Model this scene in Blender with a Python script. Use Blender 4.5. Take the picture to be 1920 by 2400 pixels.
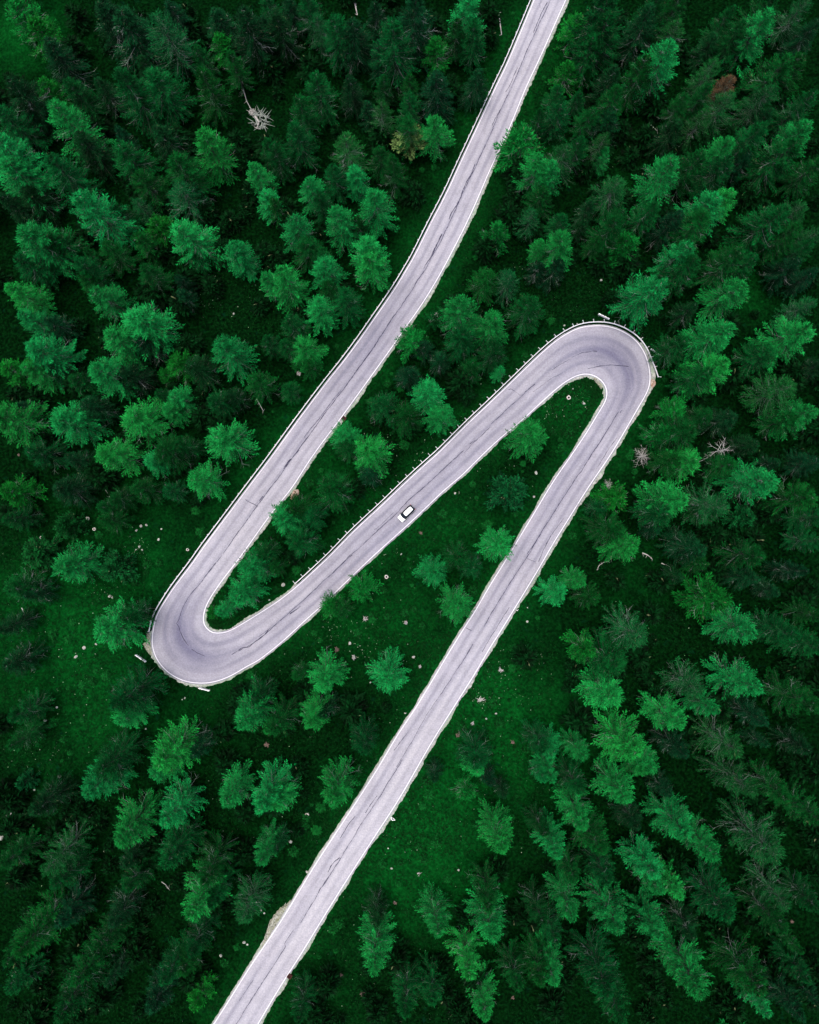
import bpy, math, random
import numpy as np
from mathutils import Vector

# ------------------------------------------------------------------ scene
C = bpy.context.scene.collection
SC = bpy.context.scene
for o in list(bpy.data.objects):
    bpy.data.objects.remove(o)

# ---- camera: a drone 160 m above the slope, looking straight down
H = 160.0
FPX = 1600.0                 # focal length in photo pixels (photo 1920 x 2400)
cam = bpy.data.cameras.new("camera")
cam.sensor_fit = 'VERTICAL'
cam.sensor_height = 24.0
cam.lens = 24.0 * FPX / 2400.0
cam.clip_end = 30000.0
cam.clip_start = 1.0
cam_o = bpy.data.objects.new("camera", cam)
cam_o.location = (0, 0, H)
cam_o.rotation_euler = (0, 0, 0)
C.objects.link(cam_o)
SC.camera = cam_o

# ---- sky and soft sun (bright overcast, nearly overhead)
SUN_EL, SUN_AZ = math.radians(80), math.radians(-60)
world = bpy.data.worlds.new("World")
SC.world = world
world.use_nodes = True
wn = world.node_tree
bg = wn.nodes["Background"]
sky = wn.nodes.new("ShaderNodeTexSky")
sky.sky_type = 'NISHITA'
sky.sun_disc = False
sky.sun_elevation = SUN_EL
sky.sun_rotation = SUN_AZ
sky.air_density = 1.0
sky.dust_density = 7.0
sky.ozone_density = 1.0
wn.links.new(sky.outputs[0], bg.inputs[0])
bg.inputs[1].default_value = 0.15
sun = bpy.data.lights.new("sun", 'SUN')
sun.energy = 0.5
sun.angle = math.radians(45)
sun.color = (1.0, 0.97, 0.93)
sun_o = bpy.data.objects.new("sun", sun)
_d = Vector((math.sin(SUN_AZ) * math.cos(SUN_EL), math.cos(SUN_AZ) * math.cos(SUN_EL), math.sin(SUN_EL)))
sun_o.rotation_euler = _d.to_track_quat('Z', 'Y').to_euler()
sun_o.location = (0, 0, 150)
C.objects.link(sun_o)
SC.view_settings.view_transform = 'Standard'
SC.view_settings.look = 'None'
SC.view_settings.gamma = 1.0
SC.view_settings.use_curve_mapping = False
SC.view_settings.exposure = 0.92
SC.cycles.max_bounces = 5
SC.cycles.diffuse_bounces = 2
SC.cycles.transparent_max_bounces = 4

RNG = np.random.default_rng(11)
random.seed(5)

# ------------------------------------------------------------------ the slope
SA, SB = 0.045, -0.085      # the hillside climbs towards the lower right


def plane(x, y):
    return SA * x + SB * y


def at(u, v, up=0.0):
    """the point of the slope (raised by `up`) that lies where the photo shows pixel u, v"""
    dx, dy = (u - 960.0) / FPX, (1200.0 - v) / FPX
    t = (H - up) / (1.0 + SA * dx + SB * dy)
    return np.array((dx * t, dy * t, H - t))


# ------------------------------------------------------------------ helpers
def mesh_obj(name, verts, faces, mat, parent=None, smooth=False, attr=None, uv=None, matidx=None):
    me = bpy.data.meshes.new(name)
    me.from_pydata([tuple(map(float, p)) for p in verts], [], faces)
    me.update()
    for m in (mat if isinstance(mat, (list, tuple)) else [mat]):
        me.materials.append(m)
    if smooth:
        me.polygons.foreach_set('use_smooth', [True] * len(me.polygons))
    if matidx is not None:
        me.polygons.foreach_set('material_index', matidx)
    if attr:
        for k, vals in attr.items():
            a = me.attributes.new(k, 'FLOAT', 'POINT')
            a.data.foreach_set('value', np.asarray(vals, dtype=np.float32))
    if uv is not None:
        a = me.attributes.new('roaduv', 'FLOAT2', 'POINT')
        a.data.foreach_set('vector', np.asarray(uv, dtype=np.float32).ravel())
    o = bpy.data.objects.new(name, me)
    C.objects.link(o)
    if parent is not None:
        o.parent = parent
    return o


def tag(o, label=None, cat=None, group=None, kind=None):
    if label:
        o['label'] = label
    if cat:
        o['category'] = cat
    if group:
        o['group'] = group
    if kind:
        o['kind'] = kind
    return o


def empty(name, loc, rz=0.0):
    o = bpy.data.objects.new(name, None)
    o.empty_display_size = 0.5
    o.location = tuple(map(float, loc))
    o.rotation_euler = (0, 0, rz)
    C.objects.link(o)
    return o


class MB:
    def __init__(s):
        s.v, s.f, s.m = [], [], []

    def add(s, verts, faces, mi=0):
        n = len(s.v)
        s.v.extend(verts)
        s.f.extend([tuple(i + n for i in f) for f in faces])
        s.m.extend([mi] * len(faces))

    def box(s, c, size, rz=0.0, mi=0, taper=1.0):
        hx, hy, hz = size[0] / 2, size[1] / 2, size[2] / 2
        cs, sn = math.cos(rz), math.sin(rz)
        vs = []
        for z, k in ((-hz, 1.0), (hz, taper)):
            for x, y in ((-hx, -hy), (hx, -hy), (hx, hy), (-hx, hy)):
                x, y = x * k, y * k
                vs.append((c[0] + x * cs - y * sn, c[1] + x * sn + y * cs, c[2] + z))
        s.add(vs, [(3, 2, 1, 0), (4, 5, 6, 7), (0, 1, 5, 4), (1, 2, 6, 5), (2, 3, 7, 6), (3, 0, 4, 7)], mi)

    def tube(s, pts, rads, n=6, mi=0, cap=True):
        pts = [Vector(p) for p in pts]
        vs, fs = [], []
        ref = Vector((0.31, 0.17, 0.93))
        for i, p in enumerate(pts):
            a = pts[max(i - 1, 0)]
            b = pts[min(i + 1, len(pts) - 1)]
            d = (b - a)
            if d.length < 1e-6:
                d = Vector((0, 0, 1))
            d.normalize()
            x = d.cross(ref)
            if x.length < 0.05:
                x = d.cross(Vector((1, 0, 0)))
            x.normalize()
            y = d.cross(x)
            for k in range(n):
                w = 2 * math.pi * k / n
                q = p + (x * math.cos(w) + y * math.sin(w)) * rads[i]
                vs.append((q.x, q.y, q.z))
        for i in range(len(pts) - 1):
            for k in range(n):
                k2 = (k + 1) % n
                fs.append((i * n + k, i * n + k2, (i + 1) * n + k2, (i + 1) * n + k))
        if cap:
            fs.append(tuple(range(n))[::-1])
            fs.append(tuple((len(pts) - 1) * n + k for k in range(n)))
        s.add(vs, fs, mi)

    def build(s, name, mat, parent=None, smooth=False):
        return mesh_obj(name, s.v, s.f, mat, parent, smooth, matidx=s.m if isinstance(mat, (list, tuple)) else None)


# ------------------------------------------------------------------ materials
def new_mat(name):
    m = bpy.data.materials.new(name)
    m.use_nodes = True
    nt = m.node_tree
    b = nt.nodes["Principled BSDF"]
    return m, nt, b


def N(nt, typ, **kw):
    n = nt.nodes.new(typ)
    for k, v in kw.items():
        setattr(n, k, v)
    return n


def math_node(nt, op, a, b=None, clamp=False):
    n = N(nt, "ShaderNodeMath", operation=op, use_clamp=clamp)
    for i, q in enumerate((a, b)):
        if q is None:
            continue
        if isinstance(q, (int, float)):
            n.inputs[i].default_value = q
        else:
            nt.links.new(q, n.inputs[i])
    return n.outputs[0]


def mix_col(nt, f, a, b, blend='MIX'):
    n = N(nt, "ShaderNodeMix", data_type='RGBA', blend_type=blend)
    for k, q in ((0, f), (6, a), (7, b)):
        if isinstance(q, (int, float)):
            n.inputs[k].default_value = q
        elif isinstance(q, tuple):
            n.inputs[k].default_value = (*q, 1.0) if len(q) == 3 else q
        else:
            nt.links.new(q, n.inputs[k])
    return n.outputs[2]


def ramp(nt, fac, p0, p1, smooth=True):
    n = N(nt, "ShaderNodeMapRange", interpolation_type='SMOOTHSTEP' if smooth else 'LINEAR')
    nt.links.new(fac, n.inputs[0])
    n.inputs[1].default_value = p0
    n.inputs[2].default_value = p1
    return n.outputs[0]


def noise(nt, scale, detail=4.0, vec=None, rough=0.6, dist=0.0):
    n = N(nt, "ShaderNodeTexNoise")
    n.inputs['Scale'].default_value = scale
    n.inputs['Detail'].default_value = detail
    n.inputs['Roughness'].default_value = rough
    n.inputs['Distortion'].default_value = dist
    if vec is not None:
        nt.links.new(vec, n.inputs['Vector'])
    return n.outputs['Fac']


def geo_pos(nt):
    return N(nt, "ShaderNodeNewGeometry").outputs['Position']


def bump(nt, b, height, strength=0.4, dist=0.05):
    n = N(nt, "ShaderNodeBump")
    n.inputs['Strength'].default_value = strength
    n.inputs['Distance'].default_value = dist
    nt.links.new(height, n.inputs['Height'])
    nt.links.new(n.outputs[0], b.inputs['Normal'])


def flat_mat(name, col, rough=0.7, spec=0.3, var=0.15, scale=6.0, metal=0.0):
    m, nt, b = new_mat(name)
    f = noise(nt, scale, 3.0, geo_pos(nt))
    dark = tuple(c * (1 - var) for c in col)
    lite = tuple(min(1.0, c * (1 + var)) for c in col)
    nt.links.new(mix_col(nt, f, dark, lite), b.inputs['Base Color'])
    b.inputs['Roughness'].default_value = rough
    b.inputs['Specular IOR Level'].default_value = spec
    b.inputs['Metallic'].default_value = metal
    return m


def foliage_mat():
    """needles: the tree's own colour (object colour), each spray a little lighter or darker"""
    m, nt, b = new_mat("needles")
    oi = N(nt, "ShaderNodeObjectInfo")
    at_ = N(nt, "ShaderNodeAttribute", attribute_name='tint')
    k = N(nt, "ShaderNodeMapRange")
    nt.links.new(at_.outputs['Fac'], k.inputs[0])
    k.inputs[3].default_value = 0.25
    k.inputs[4].default_value = 2.0
    mul = N(nt, "ShaderNodeVectorMath", operation='SCALE')
    nt.links.new(oi.outputs['Color'], mul.inputs[0])
    nt.links.new(k.outputs[0], mul.inputs['Scale'])
    dry = ramp(nt, at_.outputs['Fac'], 0.965, 0.99)
    col = mix_col(nt, dry, mul.outputs[0], (0.10, 0.12, 0.06))
    nt.links.new(col, b.inputs['Base Color'])
    b.inputs['Roughness'].default_value = 0.7
    b.inputs['Specular IOR Level'].default_value = 0.04
    tr = N(nt, "ShaderNodeBsdfTranslucent")
    nt.links.new(col, tr.inputs[0])
    mx = N(nt, "ShaderNodeMixShader")
    mx.inputs[0].default_value = 0.10
    nt.links.new(b.outputs[0], mx.inputs[1])
    nt.links.new(tr.outputs[0], mx.inputs[2])
    nt.links.new(mx.outputs[0], nt.nodes["Material Output"].inputs[0])
    return m


M_NEEDLE = foliage_mat()
M_BARK = flat_mat("bark", (0.035, 0.036, 0.030), 0.9, 0.1, 0.45, 9.0)
M_LIMB = flat_mat("green_grey_limb", (0.055, 0.075, 0.050), 0.9, 0.1, 0.5, 5.0)
M_TWIG = flat_mat("grey_twig", (0.095, 0.135, 0.095), 0.9, 0.1, 0.5, 5.0)
M_BARE = flat_mat("pale_bare_limb", (0.20, 0.23, 0.21), 0.9, 0.1, 0.4, 5.0)
M_DEAD = flat_mat("bleached_wood", (0.36, 0.35, 0.34), 0.85, 0.1, 0.35, 5.0)
M_CUT = flat_mat("cut_wood", (0.42, 0.40, 0.37), 0.9, 0.1, 0.25, 20.0)
M_ROT = flat_mat("rotten_wood", (0.02, 0.016, 0.02), 0.95, 0.1, 0.4, 9.0)
M_ROCK = flat_mat("pale_rock", (0.28, 0.29, 0.26), 0.9, 0.2, 0.4, 4.0)
M_ROCK2 = flat_mat("reddish_rubble", (0.15, 0.105, 0.09), 0.9, 0.2, 0.45, 5.0)
M_RAIL = flat_mat("galvanised_steel", (0.52, 0.54, 0.57), 0.45, 0.5, 0.10, 2.0)
M_LINE = None
M_WHITE = flat_mat("white_sign_face", (0.82, 0.83, 0.84), 0.5, 0.4, 0.04, 4.0)
M_BLACK = flat_mat("black_print", (0.03, 0.03, 0.035), 0.6, 0.3, 0.1, 4.0)
M_TAR = flat_mat("tar_in_cracks", (0.030, 0.028, 0.055), 0.75, 0.2, 0.3, 3.0)
M_RUST = flat_mat("rusty_iron", (0.045, 0.014, 0.010), 0.85, 0.2, 0.4, 8.0)
M_CONC = flat_mat("pale_concrete", (0.45, 0.45, 0.46), 0.9, 0.2, 0.2, 6.0)


def ground_mat():
    m, nt, b = new_mat("forest_grass_with_shade")
    p = geo_pos(nt)
    big = noise(nt, 0.028, 4.0, p, 0.6)
    mid = noise(nt, 0.16, 5.0, p, 0.65)
    fine = noise(nt, 1.6, 5.0, p, 0.7)
    lawn_vs_shade = N(nt, "ShaderNodeAttribute", attribute_name='lawn_vs_shade').outputs['Fac']
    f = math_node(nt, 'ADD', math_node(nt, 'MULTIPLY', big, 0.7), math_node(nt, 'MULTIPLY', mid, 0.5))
    f = math_node(nt, 'ADD', f, math_node(nt, 'MULTIPLY', math_node(nt, 'SUBTRACT', lawn_vs_shade, 0.5), 0.75))
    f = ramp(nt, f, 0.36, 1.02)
    col = mix_col(nt, f, (0.0003, 0.0020, 0.0005), (0.0016, 0.074, 0.0095))  # near-black end: shade under the trees put into the grass colour
    pt = ramp(nt, noise(nt, 0.42, 6.0, p, 0.72, 0.6), 0.38, 0.66)
    col = mix_col(nt, math_node(nt, 'MULTIPLY', pt, 0.72), col, mix_col(nt, 0.78, col, (0.0006, 0.006, 0.002)))
    # fine blades, dry and pale flecks
    g = ramp(nt, fine, 0.35, 0.72)
    col = mix_col(nt, g, mix_col(nt, 0.55, col, (0.0004, 0.003, 0.0008)), mix_col(nt, 0.22, col, (0.005, 0.075, 0.012)))
    h = ramp(nt, noise(nt, 0.45, 3.0, p), 0.62, 0.78)
    col = mix_col(nt, math_node(nt, 'MULTIPLY', h, 0.55), col, (0.0015, 0.022, 0.010))
    nt.links.new(col, b.inputs['Base Color'])
    b.inputs['Roughness'].default_value = 0.95
    b.inputs['Specular IOR Level'].default_value = 0.0
    bump(nt, b, fine, 0.7, 0.4)
    return m


def road_mat():
    m, nt, b = new_mat("worn_asphalt")
    uvn = N(nt, "ShaderNodeAttribute", attribute_name='roaduv').outputs['Vector']
    sep = N(nt, "ShaderNodeSeparateXYZ")
    nt.links.new(uvn, sep.inputs[0])
    u, v = sep.outputs[0], sep.outputs[1]
    dark = N(nt, "ShaderNodeAttribute", attribute_name='dark').outputs['Fac']
    p = geo_pos(nt)
    # wheel tracks polished pale, strips between them darker, wandering a little
    wob = noise(nt, 0.035, 2.0, p)
    uu = math_node(nt, 'ADD', u, math_node(nt, 'MULTIPLY', math_node(nt, 'SUBTRACT', wob, 0.5), 0.10))
    s1 = math_node(nt, 'ABSOLUTE', math_node(nt, 'SINE', math_node(nt, 'MULTIPLY', math_node(nt, 'ADD', uu, 0.0), 4 * math.pi)))
    track = ramp(nt, s1, 0.15, 0.95)
    cmb = N(nt, "ShaderNodeCombineXYZ")
    nt.links.new(math_node(nt, 'MULTIPLY', u, 9.0), cmb.inputs[0])
    nt.links.new(math_node(nt, 'MULTIPLY', v, 0.06), cmb.inputs[1])
    streak = noise(nt, 1.6, 5.0, cmb.outputs[0], 0.65)
    cmb2 = N(nt, "ShaderNodeCombineXYZ")
    nt.links.new(math_node(nt, 'MULTIPLY', u, 3.0), cmb2.inputs[0])
    nt.links.new(math_node(nt, 'MULTIPLY', v, 0.035), cmb2.inputs[1])
    blot = noise(nt, 1.7, 4.0, cmb2.outputs[0], 0.6)
    grain = noise(nt, 3.2, 4.0, p, 0.75)
    base = mix_col(nt, track, (0.215, 0.216, 0.265), (0.302, 0.302, 0.348))
    base = mix_col(nt, math_node(nt, 'MULTIPLY', ramp(nt, streak, 0.35, 0.75), 0.40), base, (0.20, 0.197, 0.255))
    base = mix_col(nt, math_node(nt, 'MULTIPLY', ramp(nt, blot, 0.45, 0.7), 0.45), base, (0.345, 0.338, 0.38))
    d2 = math_node(nt, 'MULTIPLY', dark, math_node(nt, 'ADD', math_node(nt, 'MULTIPLY', streak, 0.7), 0.45), True)
    base = mix_col(nt, d2, base, (0.100, 0.100, 0.160))
    cloud = ramp(nt, noise(nt, 0.32, 5.0, p, 0.7), 0.3, 0.7)
    pale = math_node(nt, 'MULTIPLY', math_node(nt, 'MULTIPLY', dark, -0.75, True), math_node(nt, 'ADD', blot, 0.35), True)
    base = mix_col(nt, pale, base, (0.40, 0.40, 0.435))
    gr = math_node(nt, 'ADD', math_node(nt, 'MULTIPLY', ramp(nt, grain, 0.3, 0.75), 0.34), math_node(nt, 'ADD', math_node(nt, 'MULTIPLY', cloud, 0.12), 0.74))
    mul = N(nt, "ShaderNodeVectorMath", operation='SCALE')
    nt.links.new(base, mul.inputs[0])
    nt.links.new(gr, mul.inputs['Scale'])
    nt.links.new(mul.outputs[0], b.inputs['Base Color'])
    b.inputs['Roughness'].default_value = 0.85
    b.inputs['Specular IOR Level'].default_value = 0.2
    bump(nt, b, noise(nt, 25.0, 2.0, p), 0.25, 0.01)
    return m


def line_mat():
    m, nt, b = new_mat("worn_road_paint")
    p = geo_pos(nt)
    w = ramp(nt, noise(nt, 2.2, 5.0, p, 0.7), 0.30, 0.52)
    w2 = ramp(nt, noise(nt, 0.18, 3.0, p, 0.7), 0.25, 0.6)
    f = math_node(nt, 'MAXIMUM', w, w2)
    nt.links.new(mix_col(nt, f, (0.34, 0.34, 0.38), (0.62, 0.63, 0.67)), b.inputs['Base Color'])
    b.inputs['Roughness'].default_value = 0.7
    return m


def verge_mat():
    m, nt, b = new_mat("gravel")
    p = geo_pos(nt)
    a = ramp(nt, noise(nt, 1.9, 5.0, p, 0.75), 0.3, 0.7)
    c = ramp(nt, noise(nt, 0.35, 4.0, p, 0.7), 0.35, 0.65)
    col = mix_col(nt, a, (0.14, 0.145, 0.13), (0.40, 0.42, 0.40))
    col = mix_col(nt, math_node(nt, 'MULTIPLY', c, 0.5), col, (0.13, 0.24, 0.13))
    nt.links.new(col, b.inputs['Base Color'])
    b.inputs['Roughness'].default_value = 0.95
    bump(nt, b, noise(nt, 6.0, 3.0, p), 0.6, 0.08)
    return m


M_GROUND = ground_mat()
M_ROAD = road_mat()
M_LINE = line_mat()
M_VERGE = verge_mat()

# ------------------------------------------------------------------ the road, from its two painted edge lines
LINE_A = [(1262,-22),(1252,0),(1194,139),(1163.5,202),(1120,296),(1082,376.5),(1047,453),(1008.7,526),(974,596),(955,629),(923.5,681),(883.5,738.7),(848.7,789),(803.5,850),(768,894),(694.8,991),(640,1067),(583,1142),(527,1217),(478.7,1281),(451.7,1320),(411.7,1372),(384,1414),(367,1445),(358.7,1480),(357,1511),(364,1537),(377,1558),(396,1577),(424,1593),(452,1600),(483,1601),(514,1595),(547,1581),(582,1560),(607,1547),(664,1502),(716.5,1453),(756.5,1418),(782.6,1392),(832,1344),(884,1295),(936.5,1248),(988.7,1199.6),(1041,1149),(1082,1115),(1134,1063),(1179.6,1021),(1218,990),(1256,955),(1287,926.5),(1319.6,899),(1347,882.6),(1370,876.5),(1389,879),(1406.5,888.7),(1418.7,904),(1423,921.7),(1418.7,941),(1406.5,962),(1389,991),(1373.5,1016.5),(1339,1068),(1297,1128.7),(1257,1195),(1224,1250),(1184,1316),(1147,1375),(1114,1432.6),(1090,1469),(1053.5,1528),(1022.6,1580),(972,1663.5),(932,1722.6),(892,1791),(849.6,1858),(811,1917),(757,1999),(717,2063),(656.5,2163.6),(593.6,2255),(532.7,2352),(490,2418)]
LINE_B = [(1336,-22),(1326,0),(1302.6,52),(1265,137),(1231,209),(1195.7,297),(1168,356),(1142.6,411),(1113,481),(1083.5,543.5),(1062,585),(1038,631),(1005,688),(974,735),(951,766.5),(928.7,799.6),(881.7,865.6),(854.8,902.6),(797,982.6),(752,1041.7),(719,1089),(684,1144),(638.7,1199.6),(591.7,1265.6),(556,1315),(524,1356),(497,1395),(484.8,1417),(477.8,1438),(477,1457),(483,1471),(497,1482),(512.6,1484),(535,1480),(562,1466),(603,1441),(657,1406),(704,1368),(744,1331),(778,1299),(832,1243),(891,1189),(941.7,1140),(995.7,1090),(1030,1060),(1091,998.7),(1141,951.7),(1186.5,908),(1239,857),(1285,814),(1319.6,788),(1354,770),(1385.7,764),(1417,764),(1446.5,771),(1474,785),(1497,805),(1512.6,831),(1521,859),(1524,883.5),(1521,908),(1511,930),(1493.5,960),(1466,1008),(1428,1071),(1381,1139),(1328.7,1222.6),(1296,1275),(1258.7,1340),(1206.5,1425.7),(1170,1485),(1145,1524),(1114.8,1576.5),(1067.8,1651),(1019,1728),(983,1790),(934.8,1874),(882.6,1954),(839,2021.7),(812,2064),(760,2147),(703,2240.7),(658.5,2309.7),(596,2415)]


def resample(pts, step):
    """Catmull-Rom through the points, then even spacing"""
    P = np.array(pts, float)
    out = []
    for i in range(len(P) - 1):
        p0, p1, p2, p3 = P[max(i - 1, 0)], P[i], P[i + 1], P[min(i + 2, len(P) - 1)]
        for t in np.linspace(0, 1, 9)[:-1]:
            out.append(0.5 * ((2 * p1) + (-p0 + p2) * t + (2 * p0 - 5 * p1 + 4 * p2 - p3) * t * t + (-p0 + 3 * p1 - 3 * p2 + p3) * t ** 3))
    out.append(P[-1])
    out = np.array(out)
    k = np.ones(7) / 7
    sm = out.copy()
    for a in range(out.shape[1]):
        pad = np.pad(out[:, a], 3, mode='reflect', reflect_type='odd')
        sm[:, a] = np.convolve(pad, k, 'valid')
    out = sm
    d = np.r_[0, np.cumsum(np.linalg.norm(np.diff(out, axis=0), axis=1))]
    n = max(2, int(d[-1] / step) + 1)
    s = np.linspace(0, d[-1], n)
    return np.stack([np.interp(s, d, out[:, a]) for a in range(out.shape[1])], 1)


def world_path(px, step=1.0, up=0.0):
    return resample([at(u, v, up) for u, v in px], step)


def normals_xy(P):
    T = np.gradient(P, axis=0)
    T[:, 2] = 0
    T /= np.maximum(1e-9, np.linalg.norm(T, axis=1))[:, None]
    return np.stack([-T[:, 1], T[:, 0], np.zeros(len(T))], 1)   # to the left of travel


A_ = world_path(LINE_A, 1.0)
B_ = world_path(LINE_B, 1.0)
# pair the two edges: dynamic matching that keeps order
NA = len(A_)
dA = np.linspace(0, 1, NA)
cost = np.linalg.norm(A_[:, None, :2] - B_[None, :, :2], axis=2)
D = np.full(cost.shape, 1e12)
D[0, 0] = cost[0, 0]
for i in range(cost.shape[0]):
    for j in range(cost.shape[1]):
        if i == 0 and j == 0:
            continue
        b_ = 1e12
        if i:
            b_ = min(b_, D[i - 1, j])
        if j:
            b_ = min(b_, D[i, j - 1])
        if i and j:
            b_ = min(b_, D[i - 1, j - 1])
        D[i, j] = b_ + cost[i, j]
i, j = cost.shape[0] - 1, cost.shape[1] - 1
pairs = [(i, j)]
while i or j:
    opts = []
    if i and j:
        opts.append((D[i - 1, j - 1], i - 1, j - 1))
    if i:
        opts.append((D[i - 1, j], i - 1, j))
    if j:
        opts.append((D[i, j - 1], i, j - 1))
    _, i, j = min(opts)
    pairs.append((i, j))
pairs = np.array(pairs[::-1], float)
ks = np.linspace(0, len(pairs) - 1, 620)
pi = np.interp(ks, np.arange(len(pairs)), np.convolve(np.pad(pairs[:, 0], 6, mode='edge'), np.ones(13) / 13, 'valid'))
pj = np.interp(ks, np.arange(len(pairs)), np.convolve(np.pad(pairs[:, 1], 6, mode='edge'), np.ones(13) / 13, 'valid'))
RA = np.stack([np.interp(pi, np.arange(len(A_)), A_[:, a]) for a in range(3)], 1)
RB = np.stack([np.interp(pj, np.arange(len(B_)), B_[:, a]) for a in range(3)], 1)
MID = (RA + RB) / 2
run = np.r_[0, np.cumsum(np.linalg.norm(np.diff(MID, axis=0), axis=1))]

# how rubbed-dark the asphalt is along the way (hairpins, one stretch of the top road)
ex = (RA - RB)
ex /= np.linalg.norm(ex, axis=1)[:, None]
pxm = lambda u, v: at(u, v)[:2]


def closeness(u, v, r):
    d = np.linalg.norm(MID[:, :2] - pxm(u, v), axis=1)
    return np.clip(1.25 - d / r, 0, 1)


palec = np.maximum.reduce([closeness(560, 1180, 24), closeness(900, 1780, 42), closeness(700, 2100, 42), 0.7 * closeness(1080, 1530, 26), 0.4 * closeness(1290, 60, 25)])
darkc = np.maximum.reduce([closeness(430, 1510, 15), closeness(1450, 850, 17), 0.55 * closeness(860, 800, 20), 0.35 * closeness(1330, 1130, 20), 0.30 * closeness(640, 1440, 13), 0.38 * closeness(940, 1200, 50)])
hairp = np.maximum(closeness(430, 1510, 13), closeness(1450, 850, 15))
NU = 13
vs, fs, uvs, dk = [], [], [], []
ext = 0.32
for i in range(len(RA)):
    a = RA[i] + ex[i] * ext
    b = RB[i] - ex[i] * ext
    for k in range(NU):
        u = k / (NU - 1)
        q = a + (b - a) * u
        vs.append(q)
        uvs.append((u, run[i]))
        lane = math.exp(-((u - 0.53) / 0.24) ** 2)
        dk.append(-0.8 * palec[i] * max(0.0, 1 - 2.2 * darkc[i]) * (0.6 + 0.4 * math.cos(9.4 * u)) + darkc[i] * (1 - 0.5 * palec[i]) * ((1 - hairp[i]) * (0.55 + 0.45 * math.exp(-((u - 0.3) / 0.3) ** 2)) + hairp[i] * (0.12 + 0.95 * lane)))
for i in range(len(RA) - 1):
    for k in range(NU - 1):
        a = i * NU + k
        fs.append((a, a + NU, a + NU + 1, a + 1))
road = mesh_obj("road", vs, fs, M_ROAD, None, True, {'dark': dk}, uvs)
tag(road, "pale grey asphalt road winding through two hairpin bends", kind='structure')


def ribbon(P, w, lift, wvar=0.0, seed=0):
    Nn = normals_xy(P)
    r = np.random.default_rng(seed)
    vs, fs = [], []
    for i in range(len(P)):
        ww = w * (1 + wvar * r.uniform(-1, 1)) / 2
        vs.append(P[i] + Nn[i] * ww + (0, 0, lift))
        vs.append(P[i] - Nn[i] * ww + (0, 0, lift))
    for i in range(len(P) - 1):
        fs.append((2 * i, 2 * i + 1, 2 * i + 3, 2 * i + 2))
    return vs, fs


for P in (RA, RB):
    v_, f_ = ribbon(P, 0.19, 0.006)
    mesh_obj("edge_line", v_, f_, M_LINE, road)

# tar seams and cracks, traced along the middle joint; pieces of the carriageway
SEAMS = []


def seam(ox, oy, k, pts, w=0.10):
    SEAMS.append(([(ox + x / k, oy + y / k) for x, y in pts], w))


Z = 5.75
seam(1080, 0, Z, [(1215, -30), (1130, 190), (1000, 440), (900, 670), (810, 880), (700, 1130), (600, 1350), (430, 1720)], 0.10)
seam(1080, 0, Z, [(1165, 30), (1100, 150), (1040, 290), (980, 440)], 0.12)
seam(1080, 0, Z, [(1090, 10), (1060, 60), (1070, 100)], 0.06)
seam(1080, 0, Z, [(770, 910), (690, 1090), (610, 1240)], 0.11)
seam(1080, 0, Z, [(530, 1480), (470, 1600), (420, 1700)], 0.10)
seam(960, 300, Z, [(1130, 0), (1050, 170), (900, 510), (830, 650), (740, 840), (690, 940), (620, 1110), (540, 1280), (450, 1460), (400, 1560), (310, 1720)], 0.10)
seam(960, 300, Z, [(880, 490), (830, 620), (780, 700), (740, 800), (700, 870), (690, 930), (640, 1040), (580, 1130), (530, 1230)], 0.16)
seam(960, 300, Z, [(440, 1430), (400, 1510), (380, 1550), (330, 1660)], 0.17)
seam(800, 570, Z, [(1300, 10), (1240, 130), (1140, 340), (1010, 530), (985, 590), (900, 715), (820, 830), (750, 930), (600, 1150), (440, 1400), (320, 1570), (200, 1720)], 0.13)
seam(800, 570, Z, [(1260, 60), (1200, 200), (1110, 340)], 0.10)
seam(620, 800, Z, [(1530, 0), (1460, 90), (1340, 270), (1130, 560), (960, 780), (820, 960), (640, 1220), (480, 1440), (370, 1590), (300, 1660), (260, 1720)], 0.13)
seam(620, 800, Z, [(1030, 660), (930, 780), (820, 930), (740, 1040), (620, 1190), (540, 1300)], 0.09)
seam(430, 1050, Z, [(1560, 20), (1450, 160), (1380, 260), (1300, 370), (1180, 530), (1000, 780), (870, 950), (650, 1260), (450, 1530), (310, 1720)], 0.11)
seam(430, 1050, Z, [(1450, 150), (1410, 190), (1360, 250)], 0.22)
seam(430, 1050, Z, [(840, 690), (920, 740), (1000, 790)], 0.09)
seam(430, 1050, Z, [(1075, 650), (1020, 715)], 0.12)
seam(330, 1320, Z, [(1010, 0), (830, 240), (720, 360), (640, 470), (570, 590), (520, 740), (500, 790), (475, 810), (510, 840), (530, 920), (570, 1020), (645, 1115)], 0.10)
seam(330, 1320, Z, [(690, 1155), (780, 1210), (865, 1248)], 0.11)
seam(330, 1320, Z, [(1225, 1235), (1380, 1140), (1430, 1140), (1560, 1050), (1650, 990), (1720, 900)], 0.11)
seam(560, 1300, Z, [(0, 1300), (60, 1255), (130, 1250), (240, 1160), (350, 1080), (440, 990), (620, 830), (740, 720), (870, 610), (1090, 410), (1300, 210), (1530, 0)], 0.11)
seam(560, 1300, Z, [(270, 1110), (400, 1000), (440, 975)], 0.09)
seam(560, 1300, Z, [(690, 800), (780, 735), (830, 690)], 0.18)
seam(780, 1090, Z, [(0, 1455), (240, 1220), (600, 890), (830, 680), (1000, 510), (1310, 220), (1550, 0)], 0.11)
seam(780, 1090, Z, [(560, 870), (700, 760), (820, 640)], 0.06)
seam(1030, 870, Z, [(0, 1365), (170, 1210), (330, 1070)], 0.11)
seam(1030, 870, Z, [(330, 1100), (450, 980), (600, 840), (680, 760)], 0.09)
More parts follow.
